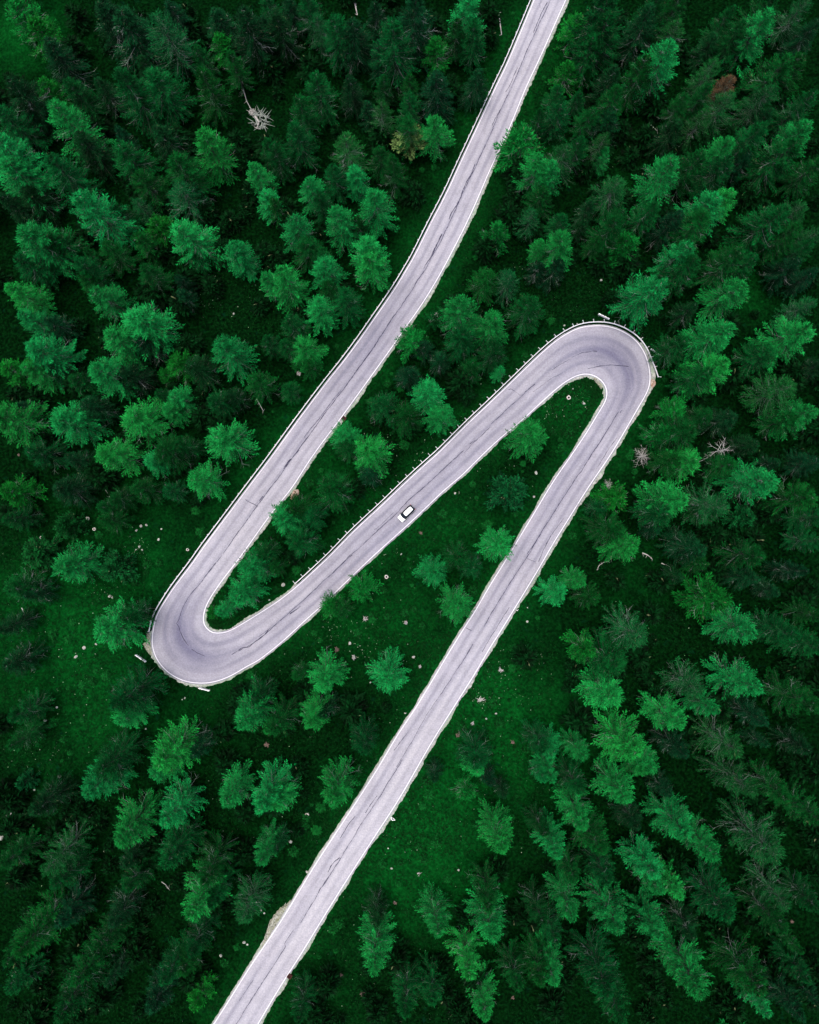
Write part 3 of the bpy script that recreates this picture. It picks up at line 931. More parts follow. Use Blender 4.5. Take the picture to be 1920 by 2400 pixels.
# ------------------------------------------------------------------ where every tree of the photo stands
# one string per sixth of the photo: x,y,radius,type in enlarged pixels (640 px = 1725)
# L bright larch, M mid green larch, D dark spruce, G sparse grey-twigged larch, Y yellow-green young tree, B round bush, X bare tree, R reddish, S skirted yellow
TILES = {
 (0, 0): "130,80,120,Y 230,170,110,Y 330,310,130,D 680,60,150,D 790,150,180,D 1060,200,150,G 1380,100,110,D 1560,120,150,D 1400,255,85,Y 1470,375,80,M 1265,350,80,M 1700,30,70,M 1670,160,100,D 480,570,110,M 660,560,90,D 820,550,140,M 985,520,150,M 1310,540,110,M 100,560,150,D 280,540,90,Y 60,750,120,M 420,740,140,L 230,740,60,D 20,960,150,L 1040,840,120,D 760,860,70,D 800,970,130,M 1310,880,130,L 1140,1030,140,M 910,1140,110,M 1130,1200,130,G 880,1290,70,G 1710,920,80,M 1630,1080,90,L 1700,1250,90,L 380,1080,130,M 100,1080,150,L 580,1310,160,L 750,1330,80,M 990,1410,100,Y 1190,1460,140,L 890,1510,90,M 1480,1570,100,L 180,1490,170,L 330,1490,120,M 700,1590,100,M 560,1610,60,M 190,1230,110,D 50,1260,90,D 900,420,80,D 540,900,120,D 1100,60,100,D",
 (640, 0): "40,130,120,D 100,20,90,D 240,30,100,M 290,130,75,G 400,170,110,M 510,190,130,D 660,60,90,D 900,90,150,D 770,240,145,M 680,330,90,D 1040,290,95,Y 1220,30,110,L 1165,170,80,M 1280,190,100,M 1280,490,95,D 290,550,110,M 500,540,90,D 690,530,70,M 860,530,70,M 1040,530,120,D 610,690,70,D 690,700,90,G 860,650,90,M 860,770,95,S 1040,780,110,L 170,700,110,M 150,840,110,M 470,920,120,G 20,970,90,M 670,980,80,M 770,1050,90,M 240,1170,95,L 380,1100,90,M 520,1080,90,L 300,1260,90,M 645,1250,125,L 420,1370,110,L 10,1280,70,M 530,1390,70,M 130,1420,110,L 200,1540,100,M 310,1610,70,M 600,1550,120,L 1580,870,140,Y 1690,760,70,M 1690,1040,110,L 1420,1460,90,Y 1640,1380,80,G 1700,1230,90,M 1700,1540,60,L",
 (1280, 0): "380,70,160,M 360,180,140,M 200,150,100,Y 300,290,100,M 700,40,120,M 830,50,110,M 800,200,100,G 620,150,130,D 1330,170,130,L 1200,220,110,M 1130,100,80,M 1380,30,110,M 1600,40,100,G 1690,160,100,D 740,355,130,L 620,430,120,M 140,445,80,Y 265,415,70,Y 420,490,100,D 1040,450,90,G 1150,515,85,R 1050,270,90,D 1450,430,150,M 1560,420,110,M 1380,600,110,G 80,600,80,M 200,620,70,M 70,710,100,M 260,730,80,M 410,650,110,M 390,740,100,D 1000,580,80,M 860,650,80,M 1120,660,110,G 980,770,90,G 830,790,110,D 1600,660,110,M 1380,740,90,D 1320,840,110,M 1600,850,120,L 1130,910,110,L 1480,960,140,M 110,970,115,G 20,1060,100,L 220,910,80,M 360,900,80,G 370,980,60,L 950,1020,110,M 1100,1040,120,M 770,1100,135,L 430,1180,120,G 1250,1000,80,D 1690,1050,100,M 270,1300,70,D 240,1420,60,D 100,1390,80,M 450,1340,80,M 420,1420,110,M 1130,1250,100,L 1030,1300,130,L 640,1340,100,M 800,1400,100,D 950,1430,130,M 1550,1350,120,G 1440,1380,140,M 1530,1460,110,M 90,1520,115,L 500,1530,110,Y 870,1600,110,L 1170,1590,90,M 1690,1480,80,G 1640,1570,90,M 320,1530,60,M",
 (0, 600): "150,20,110,M 520,60,100,M 100,230,110,L 630,230,110,L 560,140,90,M 930,120,95,M 1140,250,70,D 1140,150,60,D 1240,10,60,M 1500,10,80,L 1700,140,80,L 200,400,100,L 340,420,90,D 250,610,140,L 200,710,100,L 350,720,90,D 870,400,170,L 720,520,130,L 900,560,100,D 640,720,130,L 790,740,110,D 1420,600,130,L 1120,680,100,Y 1220,690,110,D 1030,740,60,Y 1620,800,95,M 1690,540,70,M 1100,880,90,L 1070,970,90,L 1000,870,60,M 1380,900,95,M 1470,880,80,D 40,1030,140,L 400,1020,150,L 560,960,100,D 850,1020,140,L 230,1230,110,M 700,1240,130,L 1040,1215,120,M 960,1280,90,L 1150,1200,90,M 1410,1160,140,L 1260,1415,115,L 60,1500,100,Y 730,1520,80,M 870,1480,90,M 1080,1480,70,M 400,1480,120,D 480,800,80,M 60,720,90,Y 450,1290,90,D 640,1590,60,M 130,950,80,D",
 (640, 600): "60,130,120,L 320,60,110,L 620,30,120,L 340,200,80,M 280,330,110,L 455,270,105,M 130,430,90,M 200,570,110,L 100,570,70,M 215,690,65,M 95,850,70,M 1340,130,100,M 1490,150,90,G 1610,340,120,M 1680,60,70,D 1200,340,130,L 1030,370,70,X2 1380,420,120,L 1200,500,120,M 1390,600,100,M 870,510,100,Y 1260,690,80,M 1430,720,50,L 1060,640,80,D 960,570,70,D 860,740,90,D 980,860,115,L 700,950,110,M 830,1010,110,M 1050,1000,100,L 440,1130,90,L 460,1220,80,M 620,1240,130,L 610,1370,90,D 370,1490,140,M 150,1590,110,M 1640,1140,125,L 1490,1490,130,B",
 (1280, 600): "60,60,90,D 660,200,155,L 880,70,130,M 1150,50,110,M 1290,30,80,M 1590,40,100,D 1680,120,80,D 450,80,55,B 1190,200,135,L 1640,310,80,G 920,330,80,D 1090,490,145,L 1080,710,130,L 990,740,110,M 1580,500,145,L 1400,620,110,M 850,560,100,M 1500,850,140,G 1640,1000,125,L 1530,1040,100,M 1150,1030,100,D 830,960,90,Y 1000,1010,90,M 880,1100,130,M 620,1260,60,X1 1120,1225,95,X0 930,1290,110,L 800,1300,100,M 1150,1320,100,M 1300,1180,80,D 1390,1420,145,L 1440,1300,70,D 780,1540,140,L 1060,1560,130,G 450,1530,100,Y 400,1450,40,X1 345,1600,70,M 1640,1530,130,M 1690,1300,90,D 740,1120,90,Y 1720,700,90,D",
 (0, 1200): "60,30,80,M 430,90,95,B 680,60,80,M 240,265,110,B 420,345,135,L 100,480,110,M 740,350,105,B 210,510,80,D 30,720,90,D 50,960,110,D 690,760,145,L 780,670,100,M 780,1180,140,M 760,1290,115,L 120,1290,100,M 100,1440,80,M 1560,1290,125,L 1620,1170,90,M 1060,1550,140,L 680,1590,140,M 1710,1390,60,L 1590,360,115,L 1510,530,110,L 1410,610,70,L 1560,450,60,L 1330,640,45,Y 1660,260,90,M 1230,1510,90,D",
 (640, 1200): "60,40,120,L 160,180,110,M 10,360,60,M 230,30,90,M 560,490,90,Y 355,590,80,Y 430,620,70,M 1010,390,100,L 1170,290,100,M 1260,350,80,M 1440,220,115,L 1165,600,120,L 310,1060,120,L 720,1060,125,L 240,1310,115,L 40,1350,120,M 560,1460,95,M 340,1270,80,D 1290,1560,120,M 1700,1480,90,M 150,1040,60,M",
 (1280, 1200): "420,110,120,M 500,220,125,L 750,10,120,M 700,120,60,D 940,210,120,D 990,330,80,M 850,410,70,D 1040,10,80,M 1250,40,90,B 1300,270,110,M 1270,420,100,D 1440,490,70,D 1590,390,80,D 1690,40,90,M 1690,180,80,M 190,430,80,L 60,520,90,L 290,540,85,M 560,780,140,G 1080,570,150,Y 1250,720,125,L 1500,760,110,M 1690,650,80,M 1680,850,110,M 430,950,150,M 390,1150,135,L 250,870,100,Y 930,1090,120,G 1010,1230,90,L 790,1290,115,L 1250,1090,135,L 1330,1300,100,D 1640,1210,130,M 1160,1500,130,G 520,1500,150,L 40,1500,90,L 200,1520,90,L 1630,1500,90,D 840,1500,100,D 1360,1460,60,D 640,1590,100,L",
 (0, 1800): "620,120,130,L 1010,20,110,L 1080,290,125,L 1440,175,115,L 1690,180,125,L 250,250,110,D 160,90,60,B 770,415,130,L 1080,550,120,M 60,600,100,M 350,560,110,G 380,720,110,M 830,720,100,M 800,600,90,D 1300,660,120,M 1230,890,135,L 1350,820,90,M 1560,890,120,G 1680,530,95,L 200,1080,150,M 100,1170,110,M 380,960,120,D 650,1110,100,M 730,930,110,D 1220,1110,110,M 540,1270,110,M 1080,1300,100,M 720,1330,80,D 100,1370,100,M 430,1450,140,M 960,1500,110,D 1240,1470,80,Y 1180,1230,90,M",
 (640, 1800): "400,180,120,L 40,210,115,L 20,500,60,M 1030,60,60,D 1280,20,80,L 1220,170,70,Y 1360,90,60,D 1450,170,60,D 1430,480,120,L 1020,980,105,L 1360,1020,125,L 1370,820,105,M 640,1190,115,L 1230,1270,115,L 1000,1430,100,M 850,1490,110,M 1340,1510,105,L 1530,1340,100,M 1690,1290,110,M 180,1530,90,M 1690,950,90,M 1680,390,70,M 1710,60,60,L 650,960,80,D",
 (1280, 1800): "225,300,110,L 180,110,100,M 30,30,70,L 480,170,120,L 600,20,90,L 1250,120,130,G 1490,140,110,M 750,130,80,D 560,340,90,D 850,385,130,L 1030,510,110,L 1660,280,110,M 310,475,115,M 60,510,100,L 180,660,90,M 380,660,100,M 650,650,120,L 700,750,90,L 825,760,90,L 1430,530,180,G 160,890,100,L 430,940,130,L 670,1000,110,L 1120,890,140,M 1480,800,120,G 1440,970,100,M 1690,860,90,M 60,1070,90,M 40,1310,110,L 380,1350,150,M 450,1520,120,M 940,1310,160,L 900,1010,100,D 1320,1370,150,M 1375,1520,85,L 1620,1290,90,M 1570,1130,60,M 1560,1510,100,D 1690,1440,70,D",
}
TONE = {'L': (0.0054, 0.172, 0.033), 'M': (0.0013, 0.056, 0.0098), 'D': (0.0013, 0.030, 0.0082), 'G': (0.0036, 0.066, 0.0145),
        'Y': (0.0034, 0.118, 0.0150), 'B': (0.0025, 0.060, 0.014), 'R': (0.055, 0.040, 0.026), 'S': (0.0025, 0.080, 0.012)}
KIND = {'L': 'larch', 'M': 'larch', 'D': 'spruce', 'G': 'sparse', 'Y': 'young', 'B': 'bush', 'R': 'sparse', 'S': 'larch'}
PHRASE = {'L': "bright green larch", 'M': "mid-green larch", 'D': "dark blue-green spruce", 'G': "thin grey-twigged larch", 'Y': "yellowish young larch",
          'B': "dense rounded bush", 'R': "reddish-brown dying larch", 'S': "green larch with a yellow skirt", 'X0': "bleached bare tree spreading like a star", 'X1': "small leafless dead tree", 'X2': "small bare-topped tree"}
OBJN = {'larch': ('larch_tree', 'tree', 'larches of the forest'), 'spruce': ('spruce_tree', 'tree', 'spruces of the forest'), 'sparse': ('sparse_larch', 'tree', 'grey-twigged larches of the forest'),
        'young': ('young_larch', 'tree', 'young larches of the forest'), 'bush': ('bush', 'bush', 'bushes on the slope')}
SPOTS = []
for (ox, oy), s in TILES.items():
    for w in s.split():
        x, y, r, t = w.split(',')
        SPOTS.append((ox + float(x) * 640 / 1725, oy + float(y) * 640 / 1725, float(r) * 640 / 1725, t))


def sized(i):
    u, v, r, t = SPOTS[i]
    if t[0] in 'XRSB':
        return PHRASE[t]
    big = r > 46
    small = r < 32
    return ("big " if big else "small " if small else "") + PHRASE[t]


LAB = place_labels([(u, v, sized(i)) for i, (u, v, r, t) in enumerate(SPOTS)])
TREE_XY = []
rt = np.random.default_rng(77)
for i, (u, v, rp, t) in enumerate(SPOTS):
    if t[0] == 'X':
        tm, h0, R0 = DEAD[int(t[1])]
        hh = {'0': 13.0, '1': 4.5, '2': 9.0}[t[1]]
        p = at(u, v, hh * 0.8)
        root = empty("dead_tree", (p[0], p[1], ground_z(p[0], p[1])), rt.uniform(0, 6.28))
        rr = rp * 0.1
        k_ = 0.6 if t == 'X2' else 1.0
        root.scale = (k_ * rr / R0, k_ * rr / R0, hh / h0)
        o = bpy.data.objects.new("trunk", tm)
        C.objects.link(o)
        o.parent = root
        tag(root, LAB[i], 'dead tree', 'bare dead trees')
        if t == 'X2':
            cm = PROTO['young'][0][0]
            o = bpy.data.objects.new("crown", cm)
            o.color = (*TONE['M'], 1)
            o.scale = (1.7, 1.7, 1.35)
            C.objects.link(o)
            o.parent = root
        continue
    kind = KIND[t]
    cm, tm, h0, R0 = PROTO[kind][int(rt.integers(len(PROTO[kind])))]
    rm = rp * 0.1 * 1.15
    hh = {'larch': 5.0 + 2.35 * rm, 'spruce': 5.5 + 2.5 * rm, 'sparse': 5.0 + 2.35 * rm, 'young': 3.0 + 1.8 * rm, 'bush': 1.8 + 1.3 * rm}[kind]
    hh *= rt.uniform(0.86, 1.12)
    if t == 'D':
        hh *= 0.86
    p = at(u, v, hh * (0.76 if kind != 'bush' else 0.6))
    if road_dist(p[0], p[1]) < 5.0:       # keep stems off the asphalt
        k = int(np.argmin(np.hypot(MID[:, 0] - p[0], MID[:, 1] - p[1])))
        d = p[:2] - MID[k, :2]
        p[:2] = MID[k, :2] + d / np.linalg.norm(d) * 5.2
    rm *= (H - hh * 0.6 - plane(p[0], p[1])) / H
    nm, cat, grp = OBJN[kind]
    root = empty(nm, (p[0], p[1], ground_z(p[0], p[1])), rt.uniform(0, 6.28))
    root.rotation_euler[0] = rt.normal(0, 0.02)
    root.rotation_euler[1] = rt.normal(0, 0.02)
    root.scale = (rm / R0, rm / R0 * rt.uniform(0.92, 1.08), hh / h0)
    tag(root, LAB[i], cat, grp)
    f = rt.uniform(0.78, 1.22)
    hue = rt.uniform(-1, 1)
    c0 = TONE[t]
    col = (c0[0] * f * (1 + 0.2 * hue), c0[1] * f, c0[2] * f * (1 - 0.22 * hue), 1)
    for nm2, me in (("crown", cm), ("trunk", tm)):
        o = bpy.data.objects.new(nm2, me)
        C.objects.link(o)
        o.parent = root
        if nm2 == "crown":
            o.color = col
    if t == 'S':      # the yellowed lower skirt
        o = bpy.data.objects.new("yellow_skirt", PROTO['bush'][1][0])
        C.objects.link(o)
        o.parent = root
        o.location = (0, 0, h0 * 0.22)
        o.scale = (1.12 * R0 / 3.2, 1.12 * R0 / 3.2, 0.28 * h0 / 6.5)
        o.color = (0.085, 0.150, 0.045, 1)
        o['label'] = "yellow lower branches"
    TREE_XY.append((p[0], p[1], rm))

# the forest goes on beyond the frame: one mass
fp = [make_crown(900 + k, 17.0, 4.0, 'far') for k in range(3)]
allQ, allT = [], []
rf = np.random.default_rng(31)
cnt = 0
while cnt < 300:
    x, y = rf.uniform(-165, 165), rf.uniform(-190, 190)
    z = plane(x, y)
    k = (H - z - 9) / H
    if abs(x) < 96 * k + 5 and abs(y) < 120 * k + 5:
        continue
    if road_dist(x, y) < 9 or math.hypot(x - 45, y - 150) < 14 or math.hypot(x + 58, y + 140) < 14:
        continue
    Q, T, _, _ = fp[cnt % 3]
    a = rf.uniform(0, 6.28)
    cs, sn = math.cos(a), math.sin(a)
    s = rf.uniform(0.75, 1.2)
    R_ = np.array(((cs, -sn, 0), (sn, cs, 0), (0, 0, 1))) * s
    q = Q @ R_.T + np.array((x, y, z - 0.4))
    allQ.append(q)
    allT.append(T)
    cnt += 1
me = quads_mesh("surrounding_forest", np.concatenate(allQ), np.concatenate(allT), M_NEEDLE)
fo = bpy.data.objects.new("surrounding_forest", me)
fo.color = (*TONE['M'], 1)
C.objects.link(fo)
tag(fo, "dense green conifer forest continuing past the picture's edges", kind='stuff')

# dim saplings filling the gaps of the woods
uq, ut = [], []
ru = np.random.default_rng(41)
fps = [make_crown(950 + k, 5.0, 1.9, 'far') for k in range(3)]
cnt = 0
lawn_pts = [at(u, v)[:2] for u, v in ((150, 1500), (330, 1330), (880, 1450), (1130, 1750), (940, 1950), (1330, 950), (1060, 1200), (230, 1650))]
while cnt < 560:
    u, v = ru.uniform(0, 1920), ru.uniform(0, 2400)
    p = at(u, v)
    if math.hypot(u - 605, v - 280) < 75 or road_dist(p[0], p[1]) < 9 or min(np.hypot(p[0] - c[0], p[1] - c[1]) for c in lawn_pts) < 20:
        continue
    Q, T, _, _ = fps[cnt % 3]
    a = ru.uniform(0, 6.28)
    cs, sn = math.cos(a), math.sin(a)
    R_ = np.array(((cs, -sn, 0), (sn, cs, 0), (0, 0, 1))) * ru.uniform(0.5, 1.65)
    uq.append(Q @ R_.T * np.array((1, 1, 0.9)) + np.array((p[0], p[1], ground_z(p[0], p[1]) - 0.2)))
    ut.append(T)
    cnt += 1
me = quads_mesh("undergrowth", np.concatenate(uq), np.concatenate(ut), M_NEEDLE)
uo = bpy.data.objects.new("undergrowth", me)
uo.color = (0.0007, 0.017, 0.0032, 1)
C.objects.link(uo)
tag(uo, "low dark undergrowth of saplings between the trees", kind='stuff')

# low herbs and shrubs of the open grass
sq, st = [], []
cnt = 0
while cnt < 260:
    u, v = ru.uniform(0, 1920), ru.uniform(0, 2400)
    p = at(u, v)
    rd = road_dist(p[0], p[1])
    if rd < 6.3 or not (rd < 13 or min(np.hypot(p[0] - c[0], p[1] - c[1]) for c in lawn_pts) < 17):
        continue
    Q, T, _, _ = fps[cnt % 3]
    a = ru.uniform(0, 6.28)
    cs, sn = math.cos(a), math.sin(a)
    R_ = np.array(((cs, -sn, 0), (sn, cs, 0), (0, 0, 1))) * ru.uniform(0.12, 0.5)
    sq.append(Q @ R_.T * np.array((1.2, 1.2, 0.5)) + np.array((p[0], p[1], ground_z(p[0], p[1]) - 0.1)))
    st.append(np.clip(T + ru.normal(0, 0.15), 0, 0.95))
    cnt += 1
me = quads_mesh("low_shrubs", np.concatenate(sq), np.concatenate(st), M_NEEDLE)
so = bpy.data.objects.new("low_shrubs", me)
so.color = (0.0017, 0.050, 0.0075, 1)
C.objects.link(so)
tag(so, "low green shrubs and herbs in the open grass by the road", kind='stuff')

# ------------------------------------------------------------------ guardrails
PROFILE = [(-0.02, 0.45), (0.11, 0.49), (0.11, 0.55), (0.0, 0.60), (0.11, 0.65), (0.11, 0.71), (0.05, 0.76), (-0.08, 0.76), (-0.08, 0.45)]


def guardrail(px_end, P, side, off, lab, flare):
    i0, i1 = [int(np.argmin(np.hypot(P[:, 0] - at(*q)[0], P[:, 1] - at(*q)[1]))) for q in px_end]
    seg = P[i0:i1 + 1] + ex[i0:i1 + 1] * side * off
    seg = resample(seg, 1.2)
    Nn = normals_xy(seg)
    out = np.mean(np.sum(Nn * np.resize(ex[i0:i1 + 1] * side, Nn.shape), 1))
    # outward normal on the far side from the road
    k = np.array([np.argmin(np.hypot(MID[:, 0] - s[0], MID[:, 1] - s[1])) for s in seg])
    outward = np.sign(np.sum(Nn * (seg - MID[k]), 1))
    Nn = Nn * outward[:, None]
    n = len(seg)
    if flare:      # the end bends away from the road
        for q in range(4):
            seg[n - 1 - q] += Nn[n - 1 - q] * (0.9 * (1 - q / 4) ** 1.5)
    root = empty("guardrail", seg[n // 2])
    o0 = np.array(root.location)
    vs, fs = [], []
    m = len(PROFILE)
    for i in range(n):
        b = np.array((seg[i][0], seg[i][1], plane(seg[i][0], seg[i][1])))
        for (a, z) in PROFILE:
            vs.append(b - Nn[i] * a + (0, 0, z) - o0)
    for i in range(n - 1):
        for k_ in range(m):
            fs.append((i * m + k_, i * m + (k_ + 1) % m, (i + 1) * m + (k_ + 1) % m, (i + 1) * m + k_))
    fs.append(tuple(range(m)))
    fs.append(tuple((n - 1) * m + k_ for k_ in range(m))[::-1])
    mesh_obj("rail", vs, fs, M_RAIL, root)
    mb = MB()
    mb.box((0.02, 0, 0.22), (0.12, 0.10, 1.15))
    mb.box((-0.14, 0, 0.62), (0.36, 0.12, 0.16))
    if flare:        # this one is stayed by outriggers
        mb.box((0.26, 0, 0.62), (0.46, 0.08, 0.10))
        mb.box((0.48, 0, 0.42), (0.07, 0.20, 0.42))
    post_me = None
    for i in range(0, n, 2):
        b = np.array((seg[i][0], seg[i][1], plane(seg[i][0], seg[i][1]))) + Nn[i] * 0.20 - o0
        if post_me is None:
            o = mb.build("post", M_RAIL, root)
            post_me = o.data
        else:
            o = bpy.data.objects.new("post", post_me)
            C.objects.link(o)
            o.parent = root
        o.location = tuple(map(float, b))
        o.rotation_euler = (0, 0, math.atan2(Nn[i][1], Nn[i][0]))
    tag(root, lab, 'guardrail', 'guardrails on the downhill side')


guardrail([(1252, 0), (359, 1478)], RA, 1, 0.78, "long steel guardrail on the left of the top road stretch", False)
guardrail([(700, 1371), (1524, 884)], RB, -1, 0.80, "steel guardrail with posts above the middle stretch, round the right hairpin", True)


# ------------------------------------------------------------------ chevron boards at the bends
def chevron_sign(e0, e1, n, face_px, lab):
    h0, h1 = 0.75, 1.55
    a, b = at(*e0, up=1.1), at(*e1, up=1.1)
    c = (a + b) / 2
    g = ground_z(c[0], c[1])
    d = b[:2] - a[:2]
    L = float(np.linalg.norm(d))
    rz = math.atan2(d[1], d[0])
    nrm = np.array((-math.sin(rz), math.cos(rz)))
    f = at(*face_px)[:2] - c[:2]
    sgn = 1.0 if nrm @ f > 0 else -1.0
    if sgn > 0:
        rz += math.pi
    root = empty("chevron_sign", (c[0], c[1], g), rz)       # front face looks along local -Y
    w = L / n
    for k in range(n):
        x = -L / 2 + w * (k + 0.5)
        mb = MB()
        mb.box((x, 0, (h0 + h1) / 2 + 0.25), (w * 0.86, 0.16, h1 - h0))
        pn = mb.build("panel", M_WHITE, root)
        zc = (h0 + h1) / 2 + 0.25
        s = 0.22
        vs = []
        for (px, pz) in ((-0.10, 0.22), (0.0, 0.22), (0.10, 0.0), (0.0, -0.22), (-0.10, -0.22), (0.0, 0.0)):
            vs.append((x + px, -0.084, zc + pz))
        for (px, pz) in ((-0.10, 0.22), (0.0, 0.22), (0.10, 0.0), (0.0, -0.22), (-0.10, -0.22), (0.0, 0.0)):
            vs.append((x + px, -0.0802, zc + pz))
        mesh_obj("chevron", vs, [(0, 1, 2, 5), (5, 2, 3, 4), (0, 6, 7, 1), (1, 7, 8, 2), (2, 8, 9, 3), (3, 9, 10, 4)], M_BLACK, pn)
    for x in (-L * 0.33, L * 0.33):
        mb = MB()
        mb.tube([(x, 0.12, -0.4), (x, 0.12, h1 + 0.2)], [0.035, 0.035], 8)
        mb.build("post", M_RAIL, root)
    tag(root, lab, 'road sign', 'chevron boards at the hairpins')


chevron_sign((318, 1534), (342, 1552), 3, (400, 1440), "white chevron board in the grass left of the left hairpin")
chevron_sign((466, 1612), (492, 1619), 4, (470, 1540), "white chevron board in the grass below the left hairpin")
chevron_sign((1402, 736), (1429, 748), 4, (1390, 800), "white chevron board in the grass above the right hairpin")
chevron_sign((1525, 818), (1549, 834), 4, (1480, 880), "white chevron board in the grass right of the right hairpin")

# ------------------------------------------------------------------ the car
M_PAINT = flat_mat("white_car_paint", (0.80, 0.82, 0.83), 0.25, 0.5, 0.02, 2.0)
M_GLASS = flat_mat("dark_car_glass", (0.006, 0.011, 0.018), 0.3, 0.12, 0.1, 2.0)
M_PLAST = flat_mat("black_plastic", (0.02, 0.02, 0.024), 0.6, 0.3, 0.1, 6.0)
M_TYRE = flat_mat("tyre_rubber", (0.018, 0.018, 0.02), 0.8, 0.2, 0.2, 9.0)
M_ALLOY = flat_mat("alloy_rim", (0.45, 0.46, 0.48), 0.35, 0.5, 0.1, 9.0, 0.6)
M_TAIL = flat_mat("red_tail_lamp", (0.42, 0.02, 0.05), 0.3, 0.5, 0.1, 9.0)
M_LAMP = flat_mat("clear_headlamp", (0.62, 0.66, 0.70), 0.2, 0.5, 0.1, 9.0)


def loft(secs, cap=True):
    n = len(secs[0])
    vs = [p for s in secs for p in s]
    fs = []
    for i in range(len(secs) - 1):
        for k in range(n):
            fs.append((i * n + k, (i + 1) * n + k, (i + 1) * n + (k + 1) % n, i * n + (k + 1) % n))
    if cap:
        fs.append(tuple(range(n)))
        fs.append(tuple((len(secs) - 1) * n + k for k in range(n))[::-1])
    return vs, fs


